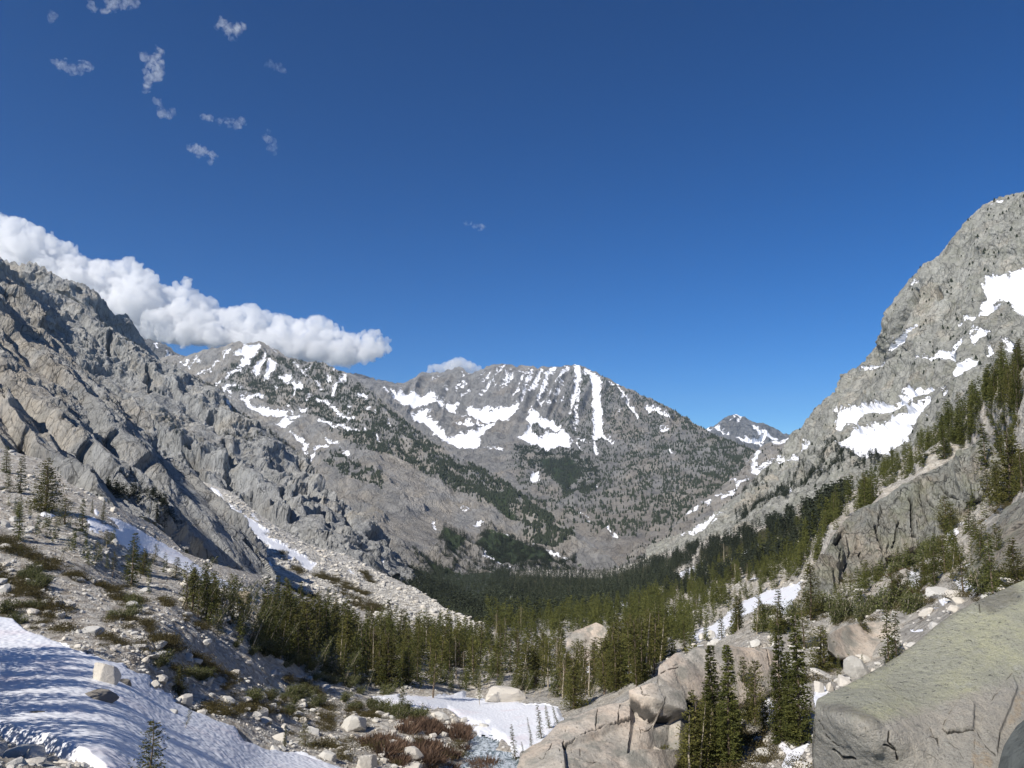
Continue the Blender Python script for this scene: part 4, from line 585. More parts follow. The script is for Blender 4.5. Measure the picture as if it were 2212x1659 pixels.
def disp_b(P, x, y, d, at):
    s = crack_shade(at, x, y, crk_shade_b, 1.0, .8, 2.2)
    top = sdf(x, y, [H_([(0, 1050), (200, 1060), (330, 1090), (450, 1140), (620, 1180), (800, 1120), (1100, 1060), (1500, 900), (1800, 820), (2300, 500), (2300, -200), (1000, 300)])])
    at['lich'] = ss(top, -60, 30); at['rust'] = ss(sdf(x, y, [H_([(1720, 1330), (1830, 1000), (1960, 900), (1950, 1100), (1800, 1300)]), H_([(1440, 1380), (1640, 1570), (1600, 1700), (1420, 1700)])]), -10, 12)
    at['dark_strip'] = ss(sdf(x, y, [H_([(30, 1070), (250, 1060), (450, 1130), (580, 1220), (650, 1320), (560, 1330), (480, 1250), (350, 1190), (100, 1150)]), H_([(650, 760), (300, 890), (60, 1010), (10, 1050), (0, 960), (500, 720), (1300, 180), (1800, -60), (1900, 150), (1600, 280), (1450, 170), (1100, 400)])]), -16, 12) * .75  # darker strips below the nose rim and along the crest
    nose = ss(sdf(x, y, [H_([(-20, 1060), (200, 1068), (430, 1130), (560, 1210), (640, 1330), (660, 1450), (560, 1700), (-60, 1700)])]), -6, 14)
    flake = ss(sdf(x, y, [H_([(1340, 1030), (1160, 1325), (1210, 1365), (1450, 1330), (1460, 1100), (1380, 1010)])]), -2, 5)
    fl2 = ss(sdf(x, y, [H_([(1800, 800), (1540, 1180), (1490, 1300), (1660, 1570), (1700, 1330), (1850, 950)])]), -2, 6)
    rib = ridged(aniso(P, (0, .2, -1), 4) / .35, 3, 8) * ss(sdf(x, y, [H_([(350, 1400), (650, 1400), (700, 1700), (200, 1700)])]), -10, 20)
    return .10 * fbm(P / 2.4, 3, 5) + .02 * fbm(P / .5, 4, 6) + .016 * fbm(P / .12, 4, 7) + .035 * flake + .03 * fl2 + .02 * nose + .03 * rib - .03 * ss(s, -1.0, 1.5)
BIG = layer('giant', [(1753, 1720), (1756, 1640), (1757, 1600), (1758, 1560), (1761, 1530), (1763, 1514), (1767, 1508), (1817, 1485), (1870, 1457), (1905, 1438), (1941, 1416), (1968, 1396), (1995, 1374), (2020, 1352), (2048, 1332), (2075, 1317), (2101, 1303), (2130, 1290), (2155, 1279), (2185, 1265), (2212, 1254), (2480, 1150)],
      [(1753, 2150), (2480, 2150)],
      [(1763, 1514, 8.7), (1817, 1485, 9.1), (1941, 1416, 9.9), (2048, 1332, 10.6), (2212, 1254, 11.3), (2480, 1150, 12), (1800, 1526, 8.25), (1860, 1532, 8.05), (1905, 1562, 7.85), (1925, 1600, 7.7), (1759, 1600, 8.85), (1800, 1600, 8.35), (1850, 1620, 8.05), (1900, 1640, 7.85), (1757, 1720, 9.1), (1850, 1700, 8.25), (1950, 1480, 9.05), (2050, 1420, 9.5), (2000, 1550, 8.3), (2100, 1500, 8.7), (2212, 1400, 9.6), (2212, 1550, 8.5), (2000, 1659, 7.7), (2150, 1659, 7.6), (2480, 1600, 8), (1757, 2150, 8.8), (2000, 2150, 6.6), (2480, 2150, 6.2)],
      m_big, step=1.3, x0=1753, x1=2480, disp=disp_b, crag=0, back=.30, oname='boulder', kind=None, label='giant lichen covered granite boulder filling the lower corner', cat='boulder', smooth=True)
m_dk = rock_mat('shaded_granite', .25, grey=(.13, .14, .13), tan=(.17, .17, .14), dark=(.05, .055, .05), dk=.6, bumpd=.05, cracks=.1)  # granite darkened in its colour for a boulder that lies in shade
layer('shaded_rock', [(2148, 1760), (2152, 1680), (2160, 1640), (2170, 1608), (2184, 1585), (2198, 1567), (2212, 1556), (2260, 1520), (2480, 1440)], [(2148, 2150), (2480, 2150)], [(2148, 1760, 7.0), (2170, 1608, 7.3), (2212, 1556, 7.5), (2480, 1440, 7.6), (2212, 1650, 6.6), (2300, 1600, 6.5), (2148, 2150, 6.2), (2480, 2150, 5.7)], m_dk, step=1.6, x0=2148, x1=2480,
      disp=lambda P, x, y, d, at: .05 * fbm(P / .5, 4, 3), crag=0, back=.15, oname='boulder', kind=None, label='rounded boulder coloured dark for shade tucked against the giant boulder', cat='boulder', smooth=True)
# ---------------------------------------------------------------- plants: every kind is grown once as needles on boughs, then copied
def leaf_mat(name, c1, c2, tr=.25):
    t = NT(name); a = t.attr('tint'); n = t.n('ShaderNodeObjectInfo')
    c = t.mix(a, c1, c2); h = t.n('ShaderNodeHueSaturation'); t.l(c, h.inputs['Color']); t.l(t.ramp(n.outputs['Random'], 0, 1, .8, 1.25), h.inputs['Value']); c = h.outputs[0]
    m = t.done(c, .75, None, .15)
    td = t.n('ShaderNodeBsdfTranslucent'); t.l(c, td.inputs[0]); mx = t.n('ShaderNodeMixShader'); mx.inputs[0].default_value = tr
    t.l(t.b.outputs[0], mx.inputs[1]); t.l(td.outputs[0], mx.inputs[2]); t.l(mx.outputs[0], t.t.nodes['Material Output'].inputs[0]); return m
def bark_mat(name, c1, c2):
    t = NT(name); return t.done(t.mix(t.ramp(t.noise(3, 6, .7), .35, .65), c1, c2), .9, None, .1)
M_FIR = leaf_mat('needles', (.04, .054, .016), (.14, .14, .038)); M_PINE = leaf_mat('pine_needles', (.05, .058, .018), (.175, .16, .045)); M_KRM = leaf_mat('krummholz_needles', (.05, .062, .026), (.155, .16, .06))
M_MAT = leaf_mat('heather_leaves', (.05, .042, .02), (.14, .115, .045)); M_WIL = leaf_mat('willow_twigs', (.06, .036, .025), (.19, .125, .085)); M_DEAD = leaf_mat('dead_needles', (.15, .09, .06), (.30, .21, .15))
M_FAR = leaf_mat('far_needles', (.026, .034, .021), (.060, .070, .040), .1)
M_BARK = bark_mat('bark', (.10, .075, .055), (.24, .19, .14)); M_PALE = bark_mat('pale_bark', (.26, .22, .165), (.46, .41, .32))
def tube(path, rad, n=5):
    path = np.asarray(path, float); rad = np.asarray(rad, float); k = len(path); T = np.gradient(path, axis=0); T /= np.linalg.norm(T, axis=1)[:, None] + 1e-9
    ref = np.where(np.abs(T[:, 2:3]) > .9, [[1., 0, 0]], [[0, 0, 1.]]); A_ = np.cross(T, ref); A_ /= np.linalg.norm(A_, axis=1)[:, None] + 1e-9; B_ = np.cross(T, A_)
    an = np.arange(n) / n * 2 * pi; v = path[:, None] + rad[:, None, None] * (A_[:, None] * np.cos(an)[None, :, None] + B_[:, None] * np.sin(an)[None, :, None]); v = v.reshape(-1, 3)
    f = [(i * n + j, i * n + (j + 1) % n, (i + 1) * n + (j + 1) % n, (i + 1) * n + j) for i in range(k - 1) for j in range(n)]
    return v, np.array(f)
def quads(c, t, s, L, Wd):
    """needle sprays: one narrow kite per centre c, along t, widened along s"""
    c, t, s = [np.asarray(q, float) for q in (c, t, s)]; L = np.reshape(L, (-1, 1)); Wd = np.reshape(Wd, (-1, 1))
    v = np.stack([c - t * L * .5, c + s * Wd * .5 - t * L * .05, c + t * L * .5, c - s * Wd * .5 - t * L * .05], 1).reshape(-1, 3)
    return v, np.arange(len(c) * 4).reshape(-1, 4)
def unit(v): return v / (np.linalg.norm(v, axis=-1, keepdims=True) + 1e-9)
def grow(seed, wh=26, nb=6, ns=6, spread=.17, bare=.06, droop=.25, up=.1, ragged=.35, lean=(0, 0), size=.045, top=.02, prof=1.0, trunk=.018, bush=0, gap=0.0, double=1, wd=.55):
    """unit-height conifer: returns (crown verts, faces, tint), (trunk verts, faces)"""
    r = np.random.default_rng(seed); C_, T_, S_, LL, WW = [], [], [], [], []; tv, tf = [], []; off = 0
    for q in range(double):
        ox = (q - (double - 1) / 2) * .07; hh = 1.0 if q == 0 else .84
        z = np.linspace(0, 1, 9); px = lean[0] * z ** 1.3 + ox + .006 * r.normal(size=9).cumsum(); py = lean[1] * z ** 1.3 + .006 * r.normal(size=9).cumsum()
        path = np.stack([px, py, z * hh - (z == 0) * .02], 1); v, f = tube(path, trunk * (1.05 - z) + .0015, 5); tv.append(v); tf.append(f + off); off += len(v)
        for w_ in range(wh):
            u = bare + (1 - bare) * ((w_ + r.uniform(-.3, .3)) / wh); u = min(max(u, bare), .985)
            rad = spread * ((1 - u) / (1 - bare)) ** prof * (1 if u > bare + .1 else .8) + top
            n_ = max(3, int(nb * (1 - .4 * u)))
            for b in range(n_):
                if r.uniform() < gap: continue
                a = r.uniform(0, 2 * pi); L = rad * (1 + ragged * r.normal() * .6); L = max(L, .015)
                o = np.array([np.interp(u * 1, z, px), np.interp(u, z, py), u * hh]); dr = np.array([cos(a), sin(a), 0.0]); st = np.linspace(.22, 1, max(2, int(ns * (.45 + .55 * L / spread)))) ** .9
                pts = o + dr * (st * L)[:, None]; pts[:, 2] += -droop * L * st + up * L * st ** 2.2 + .0
                pts += r.normal(size=pts.shape) * L * .06
                sd_ = np.cross(dr, [0, 0, 1.]); m = len(pts)
                for k2 in (-1, 1):
                    d2 = unit(dr * .8 + sd_ * k2 * r.uniform(.3, 1.0, (m, 1)) + np.array([0, 0, 1.]) * r.uniform(-.35, .4, (m, 1)))
                    C_.append(pts + d2 * size * .4); T_.append(d2); S_.append(unit(np.cross(d2, r.normal(size=(m, 3))))); LL.append(np.full(m, size) * r.uniform(.7, 1.3, m)); WW.append(np.full(m, size * wd) * r.uniform(.7, 1.3, m))
    C_, T_, S_, LL, WW = np.concatenate(C_), np.concatenate(T_), np.concatenate(S_), np.concatenate(LL), np.concatenate(WW)
    v, f = quads(C_, T_, S_, LL, WW); tint = np.repeat(np.clip(r.uniform(0, 1, len(C_)) * .6 + .45 * fbm(C_ / .09, 2, seed) + .2, 0, 1), 4)
    return (v, f, tint), (np.concatenate(tv), np.concatenate(tf))
def bushy(seed, n=420, flat=.45, size=.13, stems=10, lean=0.4, wild=.3):
    """unit-width krummholz shrub"""
    r = np.random.default_rng(seed); C_ = []; tv, tf, off = [], [], 0
    for k_ in range(stems):
        a = r.uniform(0, 2 * pi); R_ = r.uniform(.05, .42); tip = np.array([R_ * cos(a) + lean * .35, R_ * sin(a), flat * r.uniform(.55, 1.15)]); b0 = np.array([R_ * .35 * cos(a), R_ * .35 * sin(a), -.03])
        path = np.stack([b0 + (tip - b0) * q + np.array([0, 0, .06 * sin(q * 3)]) for q in np.linspace(0, 1, 5)]); v, f = tube(path, np.linspace(.012, .004, 5), 4); tv.append(v); tf.append(f + off); off += len(v)
        q = r.uniform(.15, 1.05, n // stems); c = b0 + (tip - b0) * q[:, None] + r.normal(size=(len(q), 3)) * wild * .32 * np.array([1, 1, .55]); C_.append(c)
    C_ = np.concatenate(C_); C_[:, 2] = np.abs(C_[:, 2]); d = unit(r.normal(size=C_.shape) + np.array([.2, 0, .9])); s_ = unit(np.cross(d, r.normal(size=C_.shape)))
    v, f = quads(C_, d, s_, size * r.uniform(.6, 1.3, len(C_)), size * .42 * r.uniform(.7, 1.2, len(C_))); tint = np.repeat(np.clip(r.uniform(0, 1, len(C_)) * .7 + .5 * fbm(C_ / .25, 2, seed) + .15, 0, 1), 4)
    return (v, f, tint), (np.concatenate(tv), np.concatenate(tf))
def twiggy(seed, n=260, flat=.45):
    r = np.random.default_rng(seed); a = r.uniform(0, 2 * pi, n); R_ = np.sqrt(r.uniform(0, 1, n)) * .42; b = np.stack([R_ * np.cos(a), R_ * np.sin(a), R_ * 0 - .02], 1)
    d = unit(np.stack([np.cos(a) * .5 + .35, np.sin(a) * .5, np.ones(n) * .9], 1) + r.normal(size=(n, 3)) * .25); L = flat * r.uniform(.5, 1.15, n)
    v, f = quads(b + d * L[:, None] * .5, d, unit(np.cross(d, r.normal(size=(n, 3)))), L, .035 * np.ones(n)); return (v, f, np.repeat(r.uniform(0, 1, n), 4)), None
PROTO = {}
def proto(kind, i, gen, leaf, bark):
    (v, f, ti), tr = gen; cm = mesh_data('crown', v, f, leaf, {'tint': ti}); tm = mesh_data('trunk', tr[0], tr[1], bark, smooth=True) if tr else None
    if tr: jm = mesh_data(kind, np.concatenate([v, tr[0]]), np.concatenate([f, tr[1] + len(v)]), [leaf, bark], {'tint': np.r_[ti, np.zeros(len(tr[0]))]}, midx=np.r_[np.zeros(len(f)), np.ones(len(tr[1]))])
    else: jm = cm
    PROTO.setdefault(kind, []).append((cm, tm, jm, (v, f, ti, tr)))
for i in range(4):
    proto('fir_hi', i, grow(100 + i, wh=62, nb=12, ns=10, spread=.105, bare=.0, droop=.45, up=.35, ragged=.25, size=.021, wd=.45, prof=.85, trunk=.014, double=1 + (i == 0)), M_FIR, M_BARK)
    proto('fir', i, grow(110 + i, wh=34, nb=8, ns=6, spread=.12, bare=.03, droop=.4, up=.2, ragged=.45, size=.032, wd=.45, prof=.75, trunk=.016), M_FIR, M_BARK)
    proto('pine', i, grow(120 + i, wh=28, nb=7, ns=6, spread=.125, bare=[.12, .22, .34, .08][i], droop=-.05, up=.4, ragged=.65, size=.034, wd=.45, prof=.5, trunk=.018, lean=(.05 * (i - 1), 0), gap=.15), M_PINE, M_PALE if i % 2 else M_BARK)
    proto('wide', i, grow(130 + i, wh=36, nb=10, ns=9, spread=.24, bare=.04, droop=.15, up=.25, ragged=.5, size=.028, wd=.45, prof=.7, trunk=.022, double=1 + i % 2, gap=.1), M_PINE, M_BARK)
    proto('lean', i, grow(140 + i, wh=20, nb=6, ns=5, spread=.11, bare=.35, droop=-.2, up=.5, ragged=.6, size=.036, wd=.45, prof=.5, trunk=.014, lean=(.30 + .08 * i, .05), gap=.2), M_KRM, M_PALE)
    proto('shrub', i, bushy(150 + i, n=1300, flat=.42 + .06 * i, size=.075, stems=14, lean=.5), M_KRM, M_PALE)
    proto('mat', i, bushy(160 + i, n=520, flat=.13, size=.06, stems=9, lean=.2, wild=.55), M_MAT, M_BARK)
    proto('willow', i, twiggy(170 + i), M_WIL, None)
    proto('spindly', i, grow(180 + i, wh=36, nb=6, ns=5, spread=.10, bare=.02, droop=.4, up=.15, ragged=.3, size=.030, wd=.45, prof=.75, trunk=.016, lean=(-.12 - .05 * i, 0)), M_FIR, M_BARK)
proto('dead', 0, grow(190, wh=22, nb=5, ns=4, spread=.18, bare=.1, droop=.2, up=.2, ragged=.5, size=.03, prof=.7, trunk=.02, gap=.3, wd=.25), M_DEAD, M_PALE)
FAR = [grow(200 + i, wh=10, nb=4, ns=2, spread=.085, bare=.10, droop=.3, up=.1, size=.095, prof=.6, wd=.6, ragged=.5) for i in range(6)]
FAR = [(v, f, ti) for (v, f, ti), _ in FAR]
MIDF = [grow(210 + i, wh=22, nb=6, ns=4, spread=.115, bare=.10, droop=.25, up=.25, size=.05, prof=.65, wd=.5, ragged=.5)[0] for i in range(6)]
def cone_dot(n=5):                       # the farthest trees: a ragged double cone of a dozen faces
    a = np.arange(n) / n * 2 * pi; v = [(0, 0, 1), (0, 0, .75)]; f = []
    for k_, (z, rr) in enumerate(((.42, .15), (.0, .21))):
        b = len(v)
        v += [(rr * cos(x + k_), rr * sin(x + k_), z) for x in a]; f += [(b + j, b + (j + 1) % n, k_) for j in range(n)]
    return np.array(v, float), np.array(f), np.random.default_rng(3).uniform(.1, .6, len(v))
DOT = [cone_dot(5)]
def merge(protos, pos, hts, rots, wid=None, shear=None):
    V_, F_, A_ = [], [], []; off = 0; wid = wid if wid is not None else np.ones(len(pos))
    pick = rng.integers(0, len(protos), len(pos))
    for i, (v, f, ti) in enumerate(protos):
        m = pick == i; n = m.sum()
        if not n: continue
        c, s_ = np.cos(rots[m])[:, None], np.sin(rots[m])[:, None]; H = hts[m][:, None]; w_ = wid[m][:, None]
        X = (v[None, :, 0] * c - v[None, :, 1] * s_) * H * w_; Y = (v[None, :, 0] * s_ + v[None, :, 1] * c) * H * w_; Z = v[None, :, 2] * H
        VV = np.stack([X, Y, Z], -1) + pos[m][:, None]; V_.append(VV.reshape(-1, 3)); F_.append((f[None] + (np.arange(n) * len(v))[:, None, None]).reshape(-1, f.shape[1]) + off); A_.append((ti[None] * .8 + rng.uniform(0, .25, (n, 1))).ravel()); off += n * len(v)
    return np.concatenate(V_), np.concatenate(F_), np.concatenate(A_)
def pick_pts(L, n, shapes=None, fn=None, power=.5, snow_max=-1.5, slope=None):
    x, y = L.PX.ravel(), L.PY.ravel(); ar = (L.D.ravel() ** 2) ** power
    w_ = ar.copy(); w_[L.at['snow'] > snow_max] = 0
    w_[(y > 1720)] = 0; dy = np.zeros(L.shape); dy[1:] = np.abs(np.diff(L.PY, axis=0)); w_[dy.ravel() < .5] = 0
    if shapes is not None: w_ *= ss(sdf(x, y, shapes), -6, 6)
    if fn is not None: w_ *= fn(x, y)
    w_ /= w_.sum(); i = rng.choice(len(x), size=n, replace=True, p=w_); return L.P.reshape(-1, 3)[i], x[i], y[i], L.D.ravel()[i]
def noise2(x, y, s, seed=0, a=-.1, b=.15): return ss(fbm(np.stack([x / s, y / s, x * 0 + seed], 1), 4, seed), a, b)
# --- far trees (stuff)
def forest(L, n, h, protos, label, shapes=None, fn=None, wid=None, name='forest', power=.5, snow_max=-1.5, sink=.2):
    P, x, y, d = pick_pts(L, n, shapes, fn, power, snow_max); hts = rng.uniform(h[0], h[1], n) * rng.uniform(.7, 1.0, n); P = P.copy(); P[:, 2] -= sink
    v, f, a = merge(protos, P, hts, rng.uniform(0, 6.28, n), None if wid is None else np.full(n, wid))
    o = link(name, mesh_data(name, v, f, M_FAR, {'tint': a})); tag(o, label, None, None, 'stuff'); return o
CEN, SNO, SPU, RM, MC = LAY['central'], LAY['snowy'], LAY['spur'], LAY['right_mountain'], LAY['mid_cliff']
forest(CEN, 8500, (11, 17), DOT, 'dark pines scattered over the lower flanks of the central mountain', [V('2', [(1250, 620), (1450, 520), (1500, 260), (1600, 240), (1800, 330), (2000, 430), (2212, 530), (2500, 700), (2800, 860), (2700, 950), (2350, 1150), (2150, 1250), (1800, 1330), (1500, 1250), (1300, 1150), (1100, 880), (1150, 760)])], lambda x, y: .25 + noise2(x, y, 26, 3), wid=1.25, power=.4)
forest(CEN, 2200, (11, 17), DOT, 'dense dark forest belt below the snow bowl', [V('2', [(1150, 740), (1400, 750), (1600, 800), (1700, 950), (1650, 1080), (1480, 1050), (1300, 900), (1150, 850)])], lambda x, y: .05 + noise2(x, y, 22, 5), wid=1.7, power=.4)
forest(SNO, 7600, (9, 14), DOT, 'dark trees dotted over the snowy mountain', [A([(850, 500), (1100, 300), (1400, 380), (1700, 400), (2100, 640), (2500, 1000), (3000, 1400), (3300, 1700), (2800, 1500), (2400, 1250), (2000, 1100), (1900, 1000), (1500, 830), (1400, 800), (1050, 690), (850, 600)])], lambda x, y: .15 + noise2(x, y, 20, 7), wid=1.25, power=.35)
forest(SNO, 3600, (9, 14), DOT, 'trees on the shoulder above the pale slabs', [V('B', [(540, 1000), (700, 950), (1000, 900), (1400, 1150), (1600, 1350), (2100, 1659), (1500, 1659), (1250, 1420), (900, 1180), (620, 1100)]), V('2', [(0, 640), (200, 620), (430, 780), (200, 760)]), A([(1650, 1200), (1900, 1200), (2212, 1400), (2212, 1500), (1850, 1380)])], lambda x, y: .1 + noise2(x, y, 24, 9), wid=1.6, power=.35)
forest(SNO, 4200, (8, 13), FAR, 'brushy forest on the foot of the far slope', [V('5', [(470, 370), (640, 370), (640, 200), (760, 250), (900, 290), (920, 190), (1080, 250), (1250, 330), (1450, 400), (1700, 440), (1500, 500), (1060, 500), (900, 480), (800, 470), (640, 560), (520, 490)])], lambda x, y: .1 + noise2(x, y, 18, 11), power=.4)
forest(SPU, 350, (8, 13), DOT, 'sparse trees on the tan spur', None, lambda x, y: .1 + noise2(x, y, 20, 13), wid=1.5, power=.3)
forest(RM, 650, (2.5, 6), DOT, 'dark dwarf pines clinging to the steep granite face', None, lambda x, y: noise2(x, y, 24, 15, .05, .25) + .02, wid=2.0, power=.2)
forest(RM, 1500, (7, 13), FAR, 'dark trees along the foot of the steep granite mountain', [J([(0, 900), (260, 820), (640, 560), (1000, 240), (1020, 300), (700, 560), (480, 760), (350, 860), (0, 1050)]), J([(300, 980), (700, 760), (1000, 560), (1500, 130), (1900, 150), (1900, 330), (1400, 480), (1000, 760), (500, 1000), (300, 1100)]), V('C', [(-20, 1600), (400, 1640), (520, 1560), (520, 1800), (-20, 1900)])], lambda x, y: .12 + noise2(x, y, 20, 17), power=.4)
forest(MC, 420, (4, 9), FAR, 'small pines along the ledges of the cliff wall', [A([(0, 230), (200, 300), (420, 430), (700, 600), (980, 870), (1300, 1120), (1500, 1280), (1700, 1500)], 60), A([(300, 940), (420, 1110), (560, 1250)], 30), V('G', [(400, 560), (560, 640), (1000, 700), (1150, 740)], 36)], wid=1.3, power=.2)
forest(LAY['left_buttress'], 120, (3, 6), FAR, 'small pines on the ledges of the granite buttress', [A([(0, 300), (280, 640), (520, 900), (700, 1060), (900, 1200)], 50), V('F', [(1150, 700), (1500, 850), (1700, 1050)], 60)], wid=1.2, power=.2)
forest(VAL, 2000, (9, 16), FAR, 'dense conifer forest on the valley floor', power=.5)
forest(VAL, 500, (14, 20), FAR, 'forest edge beside the talus fan', [V('V', [(860, 1225), (1060, 1330), (1060, 1365), (900, 1300)])], power=.2)
forest(GRD, 3200, (9, 16), FAR, 'dense conifer forest filling the valley beyond the stand', [V('V', [(1046, 1230), (1200, 1232), (1300, 1240), (1420, 1212), (1480, 1200), (1440, 1260), (1400, 1300), (1330, 1330), (1200, 1340), (1050, 1360)])], power=.42)
forest(GRD, 2600, (8, 14), FAR, 'trees climbing the far part of the wooded slope', [V('V', [(1360, 1222), (1500, 1178), (1600, 1150), (1700, 1120), (1800, 1080), (1850, 1055), (1800, 1150), (1700, 1220), (1560, 1270), (1400, 1300)])], lambda x, y: .06 + noise2(x, y, 26, 19), power=.42)
# ---------------------------------------------------------------- stones
bm = bmesh.new(); bmesh.ops.create_icosphere(bm, subdivisions=4, radius=1); ICO3 = (np.array([v.co[:] for v in bm.verts]), np.array([[v.index for v in f.verts] for f in bm.faces])); bm.free()
bm = bmesh.new(); bmesh.ops.create_icosphere(bm, subdivisions=2, radius=1); ICO2 = (np.array([v.co[:] for v in bm.verts]), np.array([[v.index for v in f.verts] for f in bm.faces])); bm.free()
bm = bmesh.new(); bmesh.ops.create_icosphere(bm, subdivisions=1, radius=1); ICO1 = (np.array([v.co[:] for v in bm.verts]), np.array([[v.index for v in f.verts] for f in bm.faces])); bm.free()
def stone(seed, ico, n=13, sc3=(1, .8, .62), rough=.02, round_=0.0):
    r = np.random.default_rng(seed); N_ = unit(r.normal(size=(n + 5, 3))); N_ = np.concatenate([N_, -N_[:4] + r.normal(size=(4, 3)) * .3]); N_ = unit(N_); dd = r.uniform(.58, 1.0, len(N_))
    v = unit(ico[0]); q = (v @ N_.T); rr = np.min(np.where(q > .05, dd[None] / np.maximum(q, .05), 9), 1); rr = rr * (1 - round_) + round_ * .8
    v = v * rr[:, None] * (1 + rough * fbm(v * 3 + seed, 3, seed))[:, None] * np.array(sc3); return v, ico[1], np.full(len(v), r.uniform(0, 1))
def stone_mat(name, a, b, c_, S):
    t = NT(name); oi = t.n('ShaderNodeObjectInfo'); tn = t.math('FRACT', t.math('ADD', t.attr('tint'), oi.outputs['Random']))
    n = t.noise(1 / S, 7, .7); c = t.mix(t.ramp(tn, .2, .8), a, b); c = t.mix(t.ramp(n, .55, .72, 0, .7), c, c_); c = t.mix(t.ramp(t.noise(7 / S, 5, .8), .35, .62, 0, .4), c, tuple(q * 1.35 for q in a))
    return t.done(c, .88, t.bump(t.noise(3 / S, 8, .75), S * .12), .2)
M_ST = stone_mat('granite_stone', (.50, .485, .445), (.58, .53, .45), (.28, .265, .235), .7); M_TAN = stone_mat('tan_stone', (.44, .365, .28), (.49, .41, .32), (.22, .18, .14), .8)
M_DARK = stone_mat('dark_stone', (.16, .15, .13), (.21, .19, .165), (.09, .085, .07), .6)  # darker stone colour for a few boulders
ST_HI = [link_ for link_ in (mesh_data('stone', *stone(300 + i, ICO3, 9 + i, (1, .8, [.6, .75, .45, .7, .5, .62][i]), .04, .06 if i % 2 else .12)[:2], M_ST, {'tint': np.full(len(ICO3[0]), i / 6)}) for i in range(6))]
ST_MID = [stone(320 + i, ICO2, 11, (1, .8, .62), .05) for i in range(6)]; ST_LO = [stone(340 + i, ICO1, 9, (1, .8, .65), .03) for i in range(6)]
def gpt(bx, by, L=None):
    return lerp_layer(L or GRD, bx, by)
def depth(P): return P[1] * CP + P[2] * SP
# named boulders: pixel box of the photograph -> place and size on the ground
def boulder(bx, by, wpx, hpx, label, proto_i, rot=0.0, mat=None, L=None, sink=.25, tilt=0.0, group=None):
    P = gpt(bx, by, L); d = depth(P); w_ = wpx * d / F / 2; h_ = hpx * d / F
    me = ST_HI[proto_i]
    if mat: me = me.copy(); me.materials.clear(); me.materials.append(mat)
    o = link('boulder', me, None, (P[0], P[1] + w_ * .3, P[2] + h_ * (.5 - sink))); zs = max(v.co.z for v in me.vertices)
    o.scale = (w_ * 1.12, w_ * .95, h_ * .55 / zs); o.rotation_euler = (tilt * .4, tilt, rot); tag(o, label, 'boulder', group); return o
B_ = [(226, 1484, 62, 56, 'large pale angular boulder standing on the shaded snowfield', 0, .4, None, .12), (262, 1488, 34, 22, 'small dark stone tucked under the large pale boulder on snow', 3, .2, M_DARK, .2), (204, 1522, 78, 34, 'long dark boulder half sunk in the dappled snow', 2, -.3, M_DARK, .3),
      (76, 1557, 60, 28, 'dark oval boulder melted into the shaded snow', 4, .1, M_DARK, .3), (398, 1524, 42, 26, 'round grey boulder at the snow edge below a bushy pine', 3, .9, None, .2), (366, 1548, 36, 18, 'low pale stone slab poking through the snow', 2, .6, None, .4), (196, 1372, 48, 22, 'flat pale slab lying in the scree above the snowfield', 2, .2, None, .3),
      (765, 1578, 62, 40, 'big tilted grey slab in the rubble left of the brush', 4, .5, None, .25), (792, 1664, 68, 40, 'blocky grey boulder at the bottom edge among brown willows', 0, 1.2, None, .2), (888, 1642, 44, 32, 'white angular boulder above the stream bank', 1, .3, None, .2), (846, 1613, 26, 16, 'pale jagged stone between two brown willow clumps', 3, .1, None, .25),
      (931, 1612, 26, 18, 'pointed grey stone in the dark willow brush', 5, .7, None, .2), (953, 1556, 34, 20, 'stacked grey block at the edge of the flat snowfield', 1, .0, None, .2), (946, 1563, 26, 14, 'lower block of the grey ledge by the snowfield', 5, .3, None, .2), (984, 1562, 22, 14, 'squared grey block beside the ledge at the snow edge', 1, .9, None, .2), (1003, 1560, 20, 12, 'pale stone resting on the rim of the flat snow', 3, .4, None, .2),
      (1046, 1575, 26, 14, 'cracked grey block above the stream head', 0, .2, None, .2), (1086, 1518, 88, 36, 'broad rounded grey boulder at the back of the flat snowfield', 5, .1, None, .2), (846, 1556, 14, 12, 'small square white stone beside a dark shrub', 1, .2, None, .2), (889, 1572, 20, 16, 'tan stone standing in front of the fallen shrub', 0, .8, M_TAN, .2),
      (890, 1664, 44, 16, 'flat white stone by the water at the bottom edge', 2, .3, None, .3), (519, 1303, 42, 28, 'orange brown boulder at the foot of the long snow strip', 3, .1, M_TAN, .2), (488, 1290, 40, 22, 'grey boulder next to the orange brown boulder', 1, .5, None, .2), (400, 1300, 26, 12, 'flat stone on the scree below the leaning saplings', 2, .5, None, .3),
      (1852, 1462, 62, 52, 'squared granite block with rust spots below the dome', 1, .3, None, .2), (1772, 1498, 28, 28, 'upright dark streaked block behind the giant boulder', 0, .2, None, .15), (1796, 1492, 24, 24, 'small upright block behind the nose of the giant boulder', 1, 1.0, None, .3), (1540, 1378, 20, 20, 'pale block in the snow chute above the cracked ledge', 0, .1, None, .2), (1519, 1384, 24, 18, 'round pale block at the foot of the snow chute', 3, .6, None, .2),
      (1150, 1486, 22, 14, 'small pale stone at the forest edge beside the snow', 5, .2, None, .2), (995, 1368, 30, 22, 'grey block showing between the crowns of the dense stand', 1, .4, None, .2), (1670, 1500, 30, 64, 'tall dark split pillar of rock beside the snow wedge', 0, 1.3, M_DARK, .1), (2040, 1290, 60, 26, 'pale slab in the snowy scree above the giant boulder', 2, .4, None, .3), (2110, 1262, 30, 26, 'pinkish block in the snow near the frame edge', 1, .2, M_TAN, .2), (340, 1395, 34, 14, 'flat pale slab in the middle of the scree slope', 2, .1, None, .3), (420, 1432, 30, 15, 'pale oblong stone beside a brown heather strip', 4, .2, None, .3)]
for b in B_: boulder(b[0], b[1], b[2], b[3], b[4], b[5], b[6], b[7], sink=b[8])
